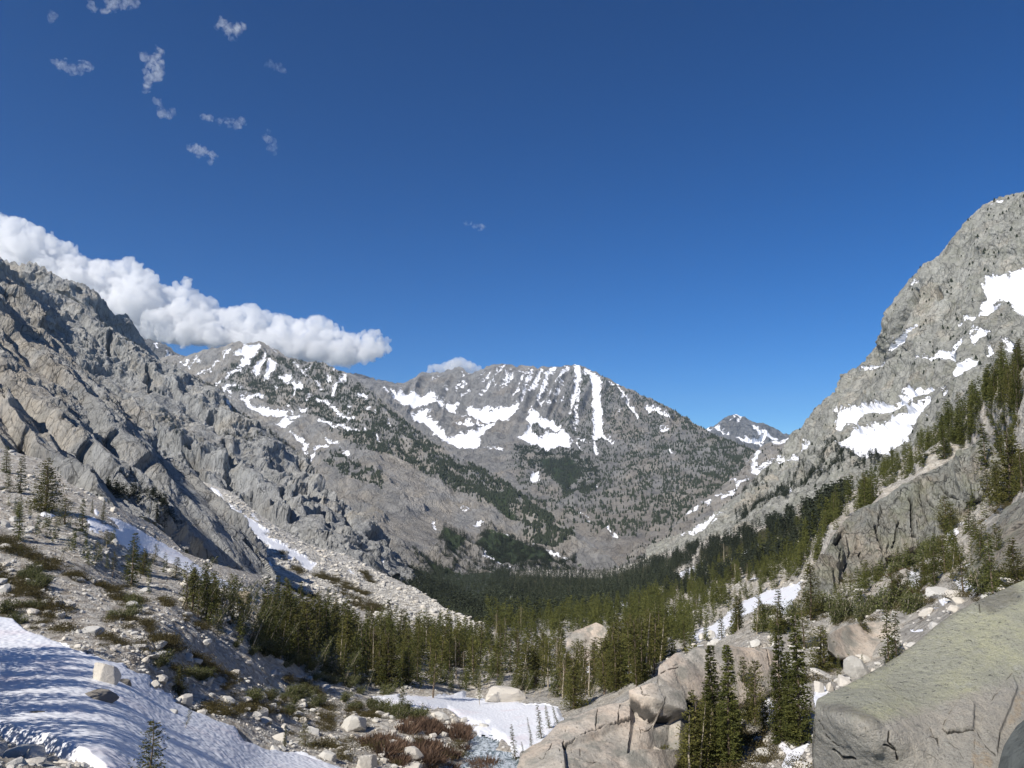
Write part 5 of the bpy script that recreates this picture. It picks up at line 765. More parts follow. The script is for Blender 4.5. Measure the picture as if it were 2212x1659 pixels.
# loose stones: the 280 that show largest as boulders of their own, the rest as scree
def stones(L, n, smin, smax, fn, power, shapes=None, alpha=2.3):
    P, x, y, d = pick_pts(L, n, shapes, fn, power, .5); s_ = np.minimum(smin * rng.uniform(0, 1, n) ** (-1 / alpha), smax); return P, x, y, d, s_
setA = stones(GRD, 13000, .20, 2.2, lambda x, y: ss(x, 1180, 1000) * (.25 + noise2(x, y, 40, 23, -.2, .2)), .55, alpha=1.9)
setB = stones(GRD, 4500, .12, 1.0, lambda x, y: ss(x, 1130, 1000) * ss(y, 1300, 1450), .2, alpha=2.0)
setC = stones(TAL, 8500, .8, 4.5, lambda x, y: .3 + noise2(x, y, 30, 24, -.2, .2), .45, alpha=2.2)
setD = stones(GRD, 2200, .35, 2.4, lambda x, y: ss(x, 1380, 1500) * (.1 + noise2(x, y, 34, 25, -.02, .2)) * ss(y, 1150, 1230), .6, alpha=2.0)
setE = stones(GRD, 900, .10, .5, lambda x, y: ss(y, 1610, 1650) * (ss(x, 330, 200) + ss(x, 1380, 1450) * ss(x, 1760, 1700)), .1, alpha=2.0)
P, x, y, d, s_ = [np.concatenate(q) for q in zip(setA, setB, setC, setD, setE)]
px, py, dd = proj(P); size = s_ * F / dd; vis = zb_vis(px, py - size * .3, dd * .97) & (py < 1655) & (px > 3) & (px < 2209)
order = np.argsort(-(size * vis)); top = order[:280]; rest = order[280:]
def where(px, py, L=''):
    if px > 1300: return 'on the wooded slope above the cracked ledge' if py > 1250 else 'high on the wooded slope near the ribbed outcrop'
    if py > 1560 and px > 520: return 'in the rubble beside the stream and willows'
    if px > 560 and py < 1340: return 'on the talus fan below the cliffs'
    if py > 1470: return 'in the scree along the edge of the shaded snowfield'
    if py > 1330: return 'in the scree strip between the heather bands'
    return 'on the upper scree slope below the granite buttress'
for i in top:
    me = ST_HI[int(rng.integers(0, 6))]; o = link('scree_block', me, None, P[i] + np.array([0, 0, s_[i] * .12])); k_ = s_[i] * .55
    o.scale = (k_ * rng.uniform(.85, 1.25), k_ * rng.uniform(.8, 1.1), k_ * rng.uniform(.7, 1.1)); o.rotation_euler = (rng.uniform(-.4, .4), rng.uniform(-.4, .4), rng.uniform(0, 6.28))
    wl = where(px[i], py[i]); tag(o, 'pale granite block ' + wl, 'boulder', 'granite blocks ' + wl)
for nm, m in (('scree', dd[rest] < 2000),):
    r_ = rest[m]; big_ = size[r_] > 7; mats = []
    for sel, pr in ((big_, ST_MID), (~big_, ST_LO)):
        q = r_[sel]; v, f, a = merge(pr, P[q] + np.array([0, 0, 1.]) * (s_[q] * .10)[:, None], s_[q] * .55, rng.uniform(0, 6.28, len(q)), rng.uniform(.85, 1.3, len(q)))
        o = link(nm, mesh_data(nm, v, f, M_ST, {'tint': a})); tag(o, 'loose granite scree of smaller broken stones' if pr is ST_LO else 'granite rubble of middle sized stones', None, None, 'stuff')

# ---------------------------------------------------------------- named trees and shrubs
NAME = {'fir_hi': ('fir_tree', 'fir'), 'fir': ('fir_tree', 'fir'), 'pine': ('pine_tree', 'pine'), 'wide': ('pine_tree', 'pine'), 'lean': ('dwarf_pine', 'dwarf pine'), 'shrub': ('pine_shrub', 'shrub'), 'mat': ('heather_mat', 'shrub'), 'willow': ('willow_shrub', 'willow'), 'spindly': ('fir_sapling', 'fir sapling'), 'dead': ('dead_tree', 'dead tree')}
def plant(kind, P, h, label, group=None, wid=1.0, rot=None, var=None, parts=True):
    nm, cat = NAME[kind]; pr = PROTO[kind]; cm, tm, jm, _ = pr[int(rng.integers(0, len(pr))) if var is None else var % len(pr)]
    rot = rng.uniform(-.5, .5) if rot is None and kind in ('lean', 'spindly', 'shrub', 'pine') else (rng.uniform(0, 6.28) if rot is None else rot)
    if parts and tm is not None:
        r_ = link(nm, None, None, P); link('crown', cm, r_); link('trunk', tm, r_)
    else: r_ = link(nm, jm, None, P)
    r_.rotation_euler = (0, 0, rot); r_.scale = (h * wid, h * wid, h); tag(r_, label, cat, group); return r_
def at_px(kind, bx, by, hpx, label, wid=1.0, L=None, var=None, rot=None, group=None, sink=.1):
    P = gpt(bx, by, L); h = hpx * depth(P) / F; P = P.copy(); P[2] -= sink; return plant(kind, P, h, label, group, wid, rot, var)
T_ = [('fir_hi', 1575, 1655, 258, 'tallest dense fir of the clump in front of the cracked ledge', 1.0, 1), ('fir_hi', 1546, 1620, 222, 'second dense fir pressed against the tallest fir of the clump', 1.05, 2), ('fir', 1530, 1668, 150, 'slender brownish young fir in front of the fir clump', .8, 1),
      ('fir_hi', 1690, 1598, 246, 'narrow spire fir left of the twin firs beside the giant boulder', .85, 3), ('fir_hi', 1736, 1604, 274, 'tallest spire fir touching the nose of the giant boulder', .9, 2), ('fir_hi', 1712, 1600, 190, 'shorter fir between the two spire firs', .9, 1),
      ('pine', 1500, 1566, 172, 'leaning pine with a bare pale trunk at the end of the cracked ledge', 1.1, 1), ('pine', 1468, 1540, 120, 'dark bushy pine leaning over the cracked ledge', 1.3, 3), ('fir', 1921, 1432, 122, 'young fir rising behind the giant boulder edge', .95, 0), ('fir', 1940, 1424, 108, 'second young fir beside the one behind the boulder edge', .9, 3),
      ('wide', 1768, 1340, 122, 'broad dark pine at the lower corner of the ribbed outcrop', 1.1, 0), ('wide', 1782, 1446, 96, 'thick bushy pine in front of the smooth dome', 1.5, 1), ('wide', 1738, 1404, 84, 'bushy pine beside the spire firs below the snow chute', 1.3, 2), ('fir', 1815, 1466, 52, 'tiny fir at the foot of the squared block', .8, 0), ('wide', 1878, 1400, 66, 'dark pine growing against the smooth dome', 1.1, 3), ('fir', 1866, 1450, 40, 'small fir in front of the rust spotted block', .9, 1),
      ('fir', 1375, 1700, 164, 'spiky fir growing up in front of the ledge blocks', .9, 2), ('spindly', 1318, 1700, 124, 'dark drooping fir at the bottom of the ledge', 1.2, 0), ('fir', 1349, 1660, 82, 'thin fir with a pale stem in front of the ledge face', .55, 3), ('wide', 1410, 1700, 112, 'dense dark bushy pine mass at the bottom in front of the ledge', 1.6, 1), ('wide', 1440, 1690, 80, 'low dark pine beside the bushy mass under the ledge', 1.5, 2), ('wide', 1330, 1716, 84, 'low bushy pine at the bottom edge below the ledge', 1.6, 3),
      ('spindly', 1116, 1652, 84, 'bent drooping fir sapling against the flat snow nearest the water', .9, 1), ('spindly', 1133, 1636, 36, 'tiny bent sapling behind the drooping one by the water', .9, 2), ('spindly', 1149, 1616, 64, 'very thin bent sapling against the flat snow', .6, 3), ('spindly', 1170, 1602, 78, 'tallest drooping sapling in the row on the ledge rim', 1.0, 0), ('spindly', 1190, 1580, 54, 'drooping sapling on the ledge rim against the snow', 1.1, 1), ('spindly', 1204, 1572, 48, 'last drooping sapling where the ledge meets the forest', 1.1, 2),
      ('wide', 98, 1106, 118, 'very broad double crowned pine on the upper scree slope', 1.15, 1), ('fir', 42, 1066, 84, 'dark fir left of the broad double crowned pine', 1.1, 0), ('fir', 40, 1168, 84, 'fir standing alone on the pale scree below the broad pine', 1.1, 2), ('fir', 176, 1154, 80, 'nearly black fir beside the start of the long snow strip', 1.0, 1), ('fir', 221, 1124, 46, 'small fir above the long snow strip', .9, 3), ('fir', 197, 1108, 32, 'thin snag-like fir above the snow strip', .7, 1),
      ('wide', 136, 1136, 62, 'spreading dark pine below the broad double crowned pine', 1.6, 2), ('lean', 128, 1212, 56, 'leaning pine clump with a pale stem on open scree', 1.5, 0), ('fir', 284, 1264, 114, 'full green fir at the lower side of the long snow strip', 1.15, 0), ('wide', 306, 1240, 56, 'bushy pine behind the full green fir', 1.2, 3), ('pine', 245, 1248, 58, 'thin sparse pine left of the full green fir', .8, 2), ('lean', 200, 1220, 42, 'small leaning pine with a pale trunk on the scree', 1.1, 1), ('pine', 333, 1218, 44, 'small pine at the edge of the long snow strip', 1.2, 3),
      ('wide', 376, 1250, 46, 'rounded pine clump touching the snow strip', 1.4, 0), ('wide', 415, 1262, 34, 'low pine clump at the end of the snow strip', 1.7, 1), ('pine', 232, 1184, 40, 'pine growing out of the boulders above the snow strip', 1.5, 1), ('fir', 10, 1020, 60, 'dark pine at the frame edge below the buttress', 1.2, 2), ('fir', 18, 1062, 50, 'lower dark pine at the frame edge below the buttress', 1.3, 1), ('fir', 44, 1200, 28, 'small round fir under the lone fir on pale scree', 1.2, 1),
      ('dead', 493, 1270, 44, 'grey dead snag on the rim of the snow strip', .6, 0), ('dead', 1566, 1235, 62, 'reddish dead tree on the wooded slope below the snow streaks', 1.2, 0), ('dead', 1590, 1262, 44, 'low reddish dead thicket beside the reddish dead tree', 2.2, 0), ('dead', 1126, 1370, 60, 'pale reddish dead conifer inside the valley forest', 1.0, 0),
      ('lean', 397, 1583, 54, 'small leaning pine growing out of the shaded snow', .9, 0), ('wide', 393, 1502, 66, 'bushy green pine at the snow edge above the round boulder', 1.1, 1), ('pine', 938, 1512, 108, 'tall pine with a bare grey trunk standing in the flat snow', 1.15, 2), ('fir', 868, 1528, 62, 'small dark fir standing alone on the flat snow', 1.0, 0), ('pine', 1035, 1528, 74, 'thin pine with a pale stem on the flat snow', .5, 1),
      ('pine', 1264, 1402, 52, 'dark pine standing before the pale bedrock knoll', 1.3, 0), ('wide', 660, 1612, 50, 'dense green bushy pine on the rubble slope', 1.3, 2), ('fir', 612, 1614, 48, 'thin young conifer left of the dense bushy pine', .7, 3), ('wide', 2168, 806, 80, 'tall dark pine on the skyline of the wooded ridge', .9, 0), ('fir', 2140, 1060, 150, 'tall dark fir left of the frame edge above the rock rib', .9, 0), ('wide', 2200, 1090, 170, 'massive dark pine cut by the frame edge', 1.1, 1), ('fir', 2055, 1200, 90, 'dark fir below the ribbed outcrop near the snow couloir', 1.0, 2), ('fir', 2150, 1290, 140, 'sparse fir behind the top edge of the giant boulder', .9, 1), ('wide', 2206, 1290, 130, 'dark pine at the frame edge above the giant boulder', 1.0, 3), ('wide', 2050, 1150, 80, 'bushy pine clinging to the right end of the ribbed outcrop', 1.2, 3)]
for k_, bx, by, hp, lb, wd_, va in T_: at_px(k_, bx, by, hp, lb, wd_, var=va)
# the young pine in front of the camera, standing on the near bank
NB = layer('near_bank', [(-260, 1600), (0, 1632), (60, 1640), (130, 1648), (200, 1662), (300, 1690), (420, 1760)], [(-260, 2100), (420, 2100)], [(-260, 1600, 19), (0, 1632, 19), (200, 1662, 20), (420, 1760, 17), (-260, 2100, 7), (420, 2100, 7), (100, 1800, 12)], m_g, step=3, x0=-260, x1=420, disp=lambda P, x, y, d, at: .25 * facet(P / .6, 3)[0] + .12 * facet(P / .25, 4)[0], talus=lambda x, y: x * 0 + 1, crag=3, cragw=14, back=.12, oname='bank')
P_, x_, y_, d_ = pick_pts(NB, 260, None, lambda x, y: ss(y, 1780, 1700), .1); sz = .07 * rng.uniform(0, 1, 260) ** -.5
v, f, a = merge(ST_MID, P_, np.minimum(sz, .3), rng.uniform(0, 6.28, 260)); tag(link('rubble', mesh_data('rubble', v, f, M_ST, {'tint': a})), 'small pale stones on the near bank', None, None, 'stuff')
P_ = W(322, 1672, 17.0); P_[2] -= .7; plant('wide', P_, 1.85, 'bright young pine poking up at the bottom edge before the snow', wid=.95, var=0)
# scattered trees; nearest ones are things, the rest is forest
Z = []
def zone(n, h, kinds, shapes=None, fn=None, power=.5, L=None, where_='', snow_max=-2):
    P, x, y, d = pick_pts(L or GRD, n, shapes, fn, power, snow_max); Z.append((P, rng.uniform(h[0], h[1], n), rng.choice(len(kinds), n), kinds, where_))
Vp = lambda p, w=None: V('V', p, w)
zone(370, (5, 13.5), ['fir', 'pine', 'pine', 'wide'], [Vp([(560, 1362), (700, 1366), (850, 1376), (1000, 1378), (1215, 1372), (1222, 1450), (1310, 1455), (1330, 1390), (1440, 1385), (1430, 1440), (1400, 1480), (1300, 1512), (1240, 1528), (1150, 1494), (1050, 1488), (960, 1490), (820, 1490), (700, 1462), (620, 1428), (540, 1392)])], None, .35, where_='in the dense stand behind the flat snowfield')
zone(120, (6, 13.5), ['fir', 'pine', 'fir'], [Vp([(560, 1340), (700, 1350), (1000, 1372), (1100, 1385), (1000, 1420), (800, 1420), (600, 1390)])], None, .2, where_='in the dense stand at the foot of the talus fan')
zone(60, (9, 14), ['fir', 'pine'], [Vp([(1310, 1430), (1430, 1390), (1440, 1440), (1400, 1480), (1310, 1500)])], None, .1, where_='in the stand right of the pale bedrock knoll')
zone(330, (8, 15.5), ['fir', 'fir', 'pine'], [Vp([(1046, 1330), (1200, 1325), (1330, 1315), (1420, 1290), (1440, 1330), (1340, 1370), (1200, 1375), (1060, 1372)])], None, .4, where_='in the forest between the stand and the valley floor')
zone(820, (6, 11.5), ['fir', 'pine', 'wide'], [Vp([(1340, 1330), (1400, 1290), (1500, 1245), (1600, 1205), (1700, 1150), (1800, 1105), (1900, 1050), (1900, 1100), (1830, 1120), (1790, 1180), (1740, 1250), (1640, 1270), (1560, 1320), (1490, 1370), (1440, 1400), (1360, 1380)])], lambda x, y: .12 + noise2(x, y, 34, 31, -.12, .10), .5, where_='on the wooded slope beyond the snow chute')
zone(230, (4, 10), ['pine', 'wide', 'fir'], [Vp([(1860, 1062), (1950, 990), (2020, 945), (2100, 875), (2220, 790), (2220, 900), (2120, 950), (2050, 1005), (1900, 1090), (1830, 1130)])], lambda x, y: .08 + noise2(x, y, 30, 51, -.1, .15), .2, where_='along the ridge above the ribbed outcrop')
zone(60, (4, 9.5), ['pine', 'wide', 'fir'], [Vp([(1900, 1025), (1990, 955), (2060, 900), (2212, 795), (2212, 830), (2060, 940), (1920, 1050)])], None, .2, where_='on the skyline of the wooded ridge')
zone(60, (5, 9), ['wide', 'fir', 'pine'], [Vp([(2130, 960), (2212, 860), (2240, 1080), (2150, 1100), (2100, 1180), (2060, 1200), (2110, 1080)])], None, .2, where_='on the steep slope right of the ribbed outcrop')
zone(90, (3, 6.5), ['wide', 'fir', 'pine'], [Vp([(1800, 1330), (1900, 1260), (2000, 1215), (2100, 1180), (2200, 1250), (2100, 1290), (2000, 1320), (1900, 1340)])], None, .2, where_='on the slope between the outcrop and the giant boulder')
zone(60, (5, 9), ['fir', 'pine', 'wide'], [Vp([(1540, 1400), (1490, 1400), (1440, 1430), (1470, 1360), (1600, 1300), (1690, 1230), (1720, 1240), (1640, 1300)]), Vp([(1560, 1385), (1690, 1385), (1700, 1398), (1560, 1398)])], lambda x, y: .2 + noise2(x, y, 20, 33), .2, where_='beside the snow chute above the cracked ledge')
zone(34, (3, 6.5), ['fir', 'wide', 'pine'], [Vp([(1590, 1520), (1660, 1500), (1680, 1560), (1640, 1600)]), Vp([(1440, 1640), (1520, 1600), (1600, 1640), (1500, 1700)])], None, .1, where_='among the firs below the cracked ledge')
zone(105, (5, 9), ['lean', 'pine', 'fir'], [Vp([(380, 1290), (470, 1300), (560, 1340), (640, 1390), (720, 1440), (850, 1480), (820, 1490), (700, 1475), (600, 1430), (500, 1390), (430, 1350)])], None, .2, where_='in the thicket of pale leaning trunks above the scree')
zone(60, (4, 7), ['lean', 'pine'], [Vp([(860, 1480), (1000, 1478), (1200, 1500), (1300, 1500), (1290, 1515), (1180, 1512), (1000, 1494)])], None, .1, where_='along the sunny front edge of the dense stand')
zone(26, (2.5, 5), ['pine', 'fir', 'wide'], [Vp([(0, 1080), (130, 1110), (260, 1180), (420, 1290), (300, 1280), (120, 1200), (0, 1130)])], None, .2, where_='dotted over the upper scree slope')
zone(30, (6, 12), ['dead'], [Vp([(560, 1362), (850, 1376), (1215, 1372), (1430, 1400), (1400, 1480), (1240, 1528), (960, 1490), (700, 1462)]), Vp([(1400, 1290), (1700, 1150), (1800, 1130), (1640, 1270), (1440, 1400)])], None, .3, where_='among the living conifers')
P = np.concatenate([z[0] for z in Z]); H = np.concatenate([z[1] for z in Z]); KD = np.concatenate([[z[3][j] for j in z[2]] for z in Z]); WH = np.concatenate([[z[4]] * len(z[0]) for z in Z])
px, py, dd = proj(P); size = H * F / dd; vis = zb_vis(px, py - size * .5, dd * .93); order = np.argsort(-(size * vis)); cnt = {}; individual = np.zeros(len(P), bool)
GN = {'fir_tree': 'dark spired fir ', 'pine_tree': 'olive green pine ', 'dwarf_pine': 'leaning pine with pale bare stems ', 'dead_tree': 'bare reddish grey snag '}
for i in order:
    nm = NAME[KD[i]][0]
    if cnt.get(nm, 0) < {'fir_tree': 200, 'pine_tree': 215, 'dwarf_pine': 150, 'dead_tree': 30}[nm] and vis[i]:
        cnt[nm] = cnt.get(nm, 0) + 1; individual[i] = True
        plant(KD[i], P[i] - np.array([0, 0, .15]), H[i], GN[nm] + WH[i], nm.replace('_', ' ') + 's ' + WH[i], rng.uniform(.85, 1.2), parts=size[i] > 55)
r_ = ~individual; v, f, a = merge(MIDF, P[r_] - np.array([0, 0, .2]), H[r_], rng.uniform(0, 6.28, r_.sum())); tag(link('forest', mesh_data('forest', v, f, M_FIR, {'tint': a})), 'deeper trees of the nearer stands', None, None, 'stuff')
print('individual trees', cnt, 'rest', r_.sum())
# shrubs
def shrubs(kind, n, size_, shapes, where_, group, fn=None, power=.15, desc='', hs_=(.8, 1.2), wid=1.0):
    P, x, y, d = pick_pts(GRD, n, shapes, fn, power, -3)
    for p in P: plant(kind, p - np.array([0, 0, .08]), rng.uniform(*size_) * rng.uniform(*hs_), desc + where_, group, wid, parts=kind == 'shrub')
shrubs('shrub', 24, (2, 3.6), [Vp([(530, 1505), (620, 1485), (700, 1530), (640, 1545), (540, 1540)]), Vp([(300, 1425), (400, 1450), (470, 1480), (420, 1495), (380, 1460)])], 'on the rubble above the stream flat', 'krummholz shrubs on the rubble', desc='low krummholz pine shrub ')
shrubs('shrub', 22, (2.2, 4.2), [Vp([(700, 1500), (830, 1500), (900, 1530), (930, 1550), (860, 1555), (760, 1530)])], 'beside the near edge of the flat snowfield', 'krummholz shrubs by the snowfield', desc='dark sprawling pine shrub ')
shrubs('shrub', 20, (1.8, 3.8), [Vp([(20, 1240), (120, 1230), (140, 1280), (60, 1290)]), Vp([(200, 1310), (300, 1300), (310, 1350), (230, 1350)]), Vp([(0, 1300), (100, 1300), (80, 1350), (0, 1345)])], 'on the scree above the shaded snowfield', 'krummholz shrubs on the scree', desc='krummholz pine shrub ')
shrubs('shrub', 46, (4, 7), [Vp([(1700, 1340), (1800, 1345), (1900, 1320), (1990, 1330), (1930, 1352), (1800, 1362), (1700, 1370)]), Vp([(1880, 1280), (2000, 1220), (2060, 1210), (2000, 1280), (1900, 1320)]), Vp([(2090, 1290), (2180, 1260), (2120, 1295)]), Vp([(1550, 1378), (1700, 1372), (1690, 1392), (1560, 1392)])], 'in the green thicket behind the smooth dome', 'krummholz thicket by the dome', desc='green krummholz pine shrub ')
shrubs('shrub', 16, (2.5, 4), [Vp([(1590, 1510), (1640, 1500), (1640, 1560), (1600, 1560)]), Vp([(1440, 1600), (1500, 1580), (1480, 1640)]), Vp([(1280, 1680), (1440, 1690), (1400, 1720)])], 'at the foot of the cracked ledge', 'shrubs below the ledge', desc='dark pine shrub ')
shrubs('shrub', 26, (2.5, 5), [Vp([(480, 1350), (620, 1420), (760, 1470), (860, 1490), (840, 1500), (700, 1480), (560, 1430), (470, 1380)])], 'under the leaning trunks at the stand edge', 'shrubs under the leaning trunks', desc='dark green pine shrub ')
shrubs('shrub', 50, (2, 4.5), [Vp([(1840, 1120), (1900, 1070), (2000, 1000), (2100, 930), (2212, 850), (2212, 930), (2100, 960), (1960, 1040), (1850, 1100)]), Vp([(1620, 1200), (1720, 1150), (1800, 1120), (1780, 1180), (1700, 1240)])], 'on the bare ridge ground above the ribbed outcrop', 'krummholz on the ridge', desc='low krummholz pine shrub ')
shrubs('willow', 46, (2.6, 5), [Vp([(740, 1600), (860, 1590), (900, 1560), (960, 1560), (1010, 1575), (1010, 1610), (960, 1640), (1040, 1640), (1090, 1630), (1060, 1650), (880, 1660), (760, 1640)])], 'on the stream bank', 'leafless willows on the stream bank', desc='rusty brown leafless willow bush ')
shrubs('willow', 14, (2, 3.5), [Vp([(900, 1645), (1080, 1640), (1060, 1665), (920, 1668)]), Vp([(1000, 1570), (1040, 1575), (1030, 1590)])], 'bending over the water', 'willows bending over the water', desc='reddish leafless willow bush ')
shrubs('willow', 12, (1.5, 2.5), [Vp([(1940, 1270), (2030, 1240), (2060, 1260), (1960, 1300)])], 'in the snowy scree above the giant boulder', 'willows in the snowy scree', desc='brown leafless willow bush ')
# heather mats: ground cover nobody could count
P1, x1_, y1_, _ = pick_pts(GRD, 470, veg_g[2:], lambda x, y: .04 + noise2(x, y, 30, 47, -.02, .12), .3, -3); P2, _, _, _ = pick_pts(GRD, 170, [Vp([(0, 1360), (500, 1480), (1000, 1600), (1000, 1680), (700, 1640), (500, 1500), (0, 1240)])], lambda x, y: noise2(x, y, 40, 41, 0, .15), .3, -3); P3, _, _, _ = pick_pts(GRD, 420, [Vp([(1500, 1500), (1760, 1480), (1760, 1680), (1560, 1700)]), Vp([(1580, 1230), (2212, 1000), (2212, 1280), (1700, 1400)])], lambda x, y: .1 + noise2(x, y, 30, 43, 0, .2), .3, -3)
PM = np.concatenate([P1, P2, P3]); v, f, a = merge([q[3][:3] for q in PROTO['mat']], PM, rng.uniform(1.6, 3.6, len(PM)), rng.uniform(0, 6.28, len(PM)), rng.uniform(.9, 1.3, len(PM))); tag(link('ground_cover', mesh_data('ground_cover', v, f, M_MAT, {'tint': a})), 'brown green heather mats in bands across the scree', None, None, 'stuff')
PT, _, _, _ = pick_pts(TAL, 260, veg_t, None, .3, -3); v, f, a = merge([q[3][:3] for q in PROTO['mat']], PT, rng.uniform(5, 10, len(PT)), rng.uniform(0, 6.28, len(PT))); tag(link('ground_cover', mesh_data('ground_cover', v, f, M_MAT, {'tint': a})), 'dark heather strips on the talus fan', None, None, 'stuff')
# trees beyond the frame on the left: they throw the dappled shade over the snowfield
r = np.random.default_rng(8)
for q in range(18):
    Y_ = 30 + q * 2.9; X_ = -.665 * Y_ - r.uniform(6.5, 12); h_ = r.uniform(12, 20) * (.75 if Y_ < 40 else 1)
    yy, xx = GRD.P[..., 1], GRD.P[..., 0]; k_ = np.argmin((xx - X_) ** 2 + (yy - Y_) ** 2 + (GRD.PY > 2600) * 1e6); zz = GRD.P.reshape(-1, 3)[k_]
    plant('wide', (X_, Y_, zz[2] - .2), h_, 'tall pine beyond the frame shading the snowfield', 'pines shading the snowfield', .9)
# ---------------------------------------------------------------- clouds, as real volumes far behind the mountains
def cloud_mat(dens, an=0.0, feather=0):
    m = bpy.data.materials.new('cloud'); m.use_nodes = True; nt = m.node_tree; nt.nodes.clear(); pv = nt.nodes.new('ShaderNodeVolumePrincipled'); ou = nt.nodes.new('ShaderNodeOutputMaterial')
    pv.inputs['Color'].default_value = (1, 1, 1, 1); pv.inputs['Density'].default_value = dens; pv.inputs['Anisotropy'].default_value = an
    if feather:
        tc = nt.nodes.new('ShaderNodeNewGeometry'); nz = nt.nodes.new('ShaderNodeTexNoise'); nz.inputs['Scale'].default_value = 1 / feather; nz.inputs['Detail'].default_value = 6; nz.inputs['Roughness'].default_value = .68; nz.inputs['Distortion'].default_value = .8
        mr = nt.nodes.new('ShaderNodeMapRange'); mr.inputs[1].default_value = .44; mr.inputs[2].default_value = .70; mr.inputs[4].default_value = dens * 3.2; nt.links.new(tc.outputs['Position'], nz.inputs['Vector']); nt.links.new(nz.outputs['Fac'], mr.inputs[0]); nt.links.new(mr.outputs[0], pv.inputs['Density'])
    nt.links.new(pv.outputs[0], ou.inputs['Volume']); return m
def cloud(name, pts, rad, vox, mat, noise_m, amp, label, soft=.35, thr=0.0, warp=1.6, det=7):
    pts = np.asarray(pts); rad = np.asarray(rad); c0 = pts.mean(0); q = pts - c0
    me = bpy.data.meshes.new(name); me.vertices.add(len(q)); me.vertices.foreach_set('co', q.astype(f32).ravel()); at = me.attributes.new('rad', 'FLOAT', 'POINT'); at.data.foreach_set('value', rad.astype(f32)); me.materials.append(mat)
    o = link(name, me, None, c0); lo = q.min(0) - rad.max() * 1.5; hi = q.max(0) + rad.max() * 1.5
    g = bpy.data.node_groups.new(name, 'GeometryNodeTree'); g.interface.new_socket('Geometry', in_out='INPUT', socket_type='NodeSocketGeometry'); g.interface.new_socket('Geometry', in_out='OUTPUT', socket_type='NodeSocketGeometry')
    N = g.nodes.new; L = g.links.new; gi = N('NodeGroupInput'); go = N('NodeGroupOutput'); pos = N('GeometryNodeInputPosition')
    def M(op, a, b=None, c=None):
        x = N('ShaderNodeMath'); x.operation = op
        for i, v in enumerate((a, b, c)):
            if v is None: continue
            if isinstance(v, (int, float)): x.inputs[i].default_value = v
            else: L(v, x.inputs[i])
        return x.outputs[0]
    def noise(scale, det, off=0.0):
        x = N('ShaderNodeTexNoise'); x.inputs['Scale'].default_value = scale; x.inputs['Detail'].default_value = det; x.inputs['Roughness'].default_value = .66; L(pos.outputs[0], x.inputs['Vector']); return x
    nw = noise(1 / noise_m, 2); va = N('ShaderNodeVectorMath'); va.operation = 'SUBTRACT'; L(nw.outputs['Color'], va.inputs[0]); va.inputs[1].default_value = (.5, .5, .5)
    vs = N('ShaderNodeVectorMath'); vs.operation = 'SCALE'; L(va.outputs[0], vs.inputs[0]); vs.inputs['Scale'].default_value = float(np.median(rad)) * warp; vp = N('ShaderNodeVectorMath'); vp.operation = 'ADD'; L(pos.outputs[0], vp.inputs[0]); L(vs.outputs[0], vp.inputs[1])
    sn = N('GeometryNodeSampleNearest'); sn.domain = 'POINT'; L(gi.outputs[0], sn.inputs['Geometry']); L(vp.outputs[0], sn.inputs['Sample Position'])
    si = N('GeometryNodeSampleIndex'); si.data_type = 'FLOAT_VECTOR'; L(gi.outputs[0], si.inputs['Geometry']); L(pos.outputs[0], si.inputs['Value']); L(sn.outputs[0], si.inputs['Index'])
    sr = N('GeometryNodeSampleIndex'); sr.data_type = 'FLOAT'; ra = N('GeometryNodeInputNamedAttribute'); ra.data_type = 'FLOAT'; ra.inputs[0].default_value = 'rad'; L(gi.outputs[0], sr.inputs['Geometry']); L(ra.outputs[0], sr.inputs['Value']); L(sn.outputs[0], sr.inputs['Index'])
    ds = N('ShaderNodeVectorMath'); ds.operation = 'DISTANCE'; L(vp.outputs[0], ds.inputs[0]); L(si.outputs[0], ds.inputs[1])
    e = M('SUBTRACT', 1.0, M('DIVIDE', ds.outputs['Value'], sr.outputs[0]))
    nf = noise(1 / (noise_m * .55), det); e = M('ADD', e, M('MULTIPLY', M('SUBTRACT', nf.outputs['Fac'], .5), amp))
    dn = M('DIVIDE', M('SUBTRACT', e, thr), soft); cl = N('ShaderNodeClamp'); L(dn, cl.inputs[0])
    vc = N('GeometryNodeVolumeCube'); L(cl.outputs[0], vc.inputs['Density']); vc.inputs['Min'].default_value = lo.tolist(); vc.inputs['Max'].default_value = hi.tolist()
    for i, ax in enumerate('XYZ'): vc.inputs['Resolution ' + ax].default_value = int(min(420, max(12, (hi[i] - lo[i]) / vox)))
    vm = N('GeometryNodeVolumeToMesh'); vm.inputs['Threshold'].default_value = .25; L(vc.outputs[0], vm.inputs[0]); sm = N('GeometryNodeSetMaterial'); sm.inputs['Material'].default_value = mat; L(vm.outputs[0], sm.inputs[0]); L(sm.outputs[0], go.inputs[0])
    md = o.modifiers.new('volume', 'NODES'); md.node_group = g; tag(o, label, 'cloud'); return o
r = np.random.default_rng(5); CD = 22000.0; top = np.array([(-90, 440), (0, 461), (30, 464), (60, 482), (100, 497), (150, 532), (200, 562), (245, 566), (290, 564), (320, 582), (345, 612), (375, 618), (390, 602), (405, 620), (440, 640), (480, 665), (510, 669), (545, 663), (580, 667), (620, 682), (660, 692), (680, 680), (710, 692), (740, 716), (780, 724), (800, 708), (820, 716), (850, 748)], float)
bot = np.array([(-90, 620), (0, 640), (200, 705), (300, 738), (380, 730), (500, 742), (600, 762), (700, 776), (760, 780), (800, 768), (850, 752)], float)
pp, rr = [], []
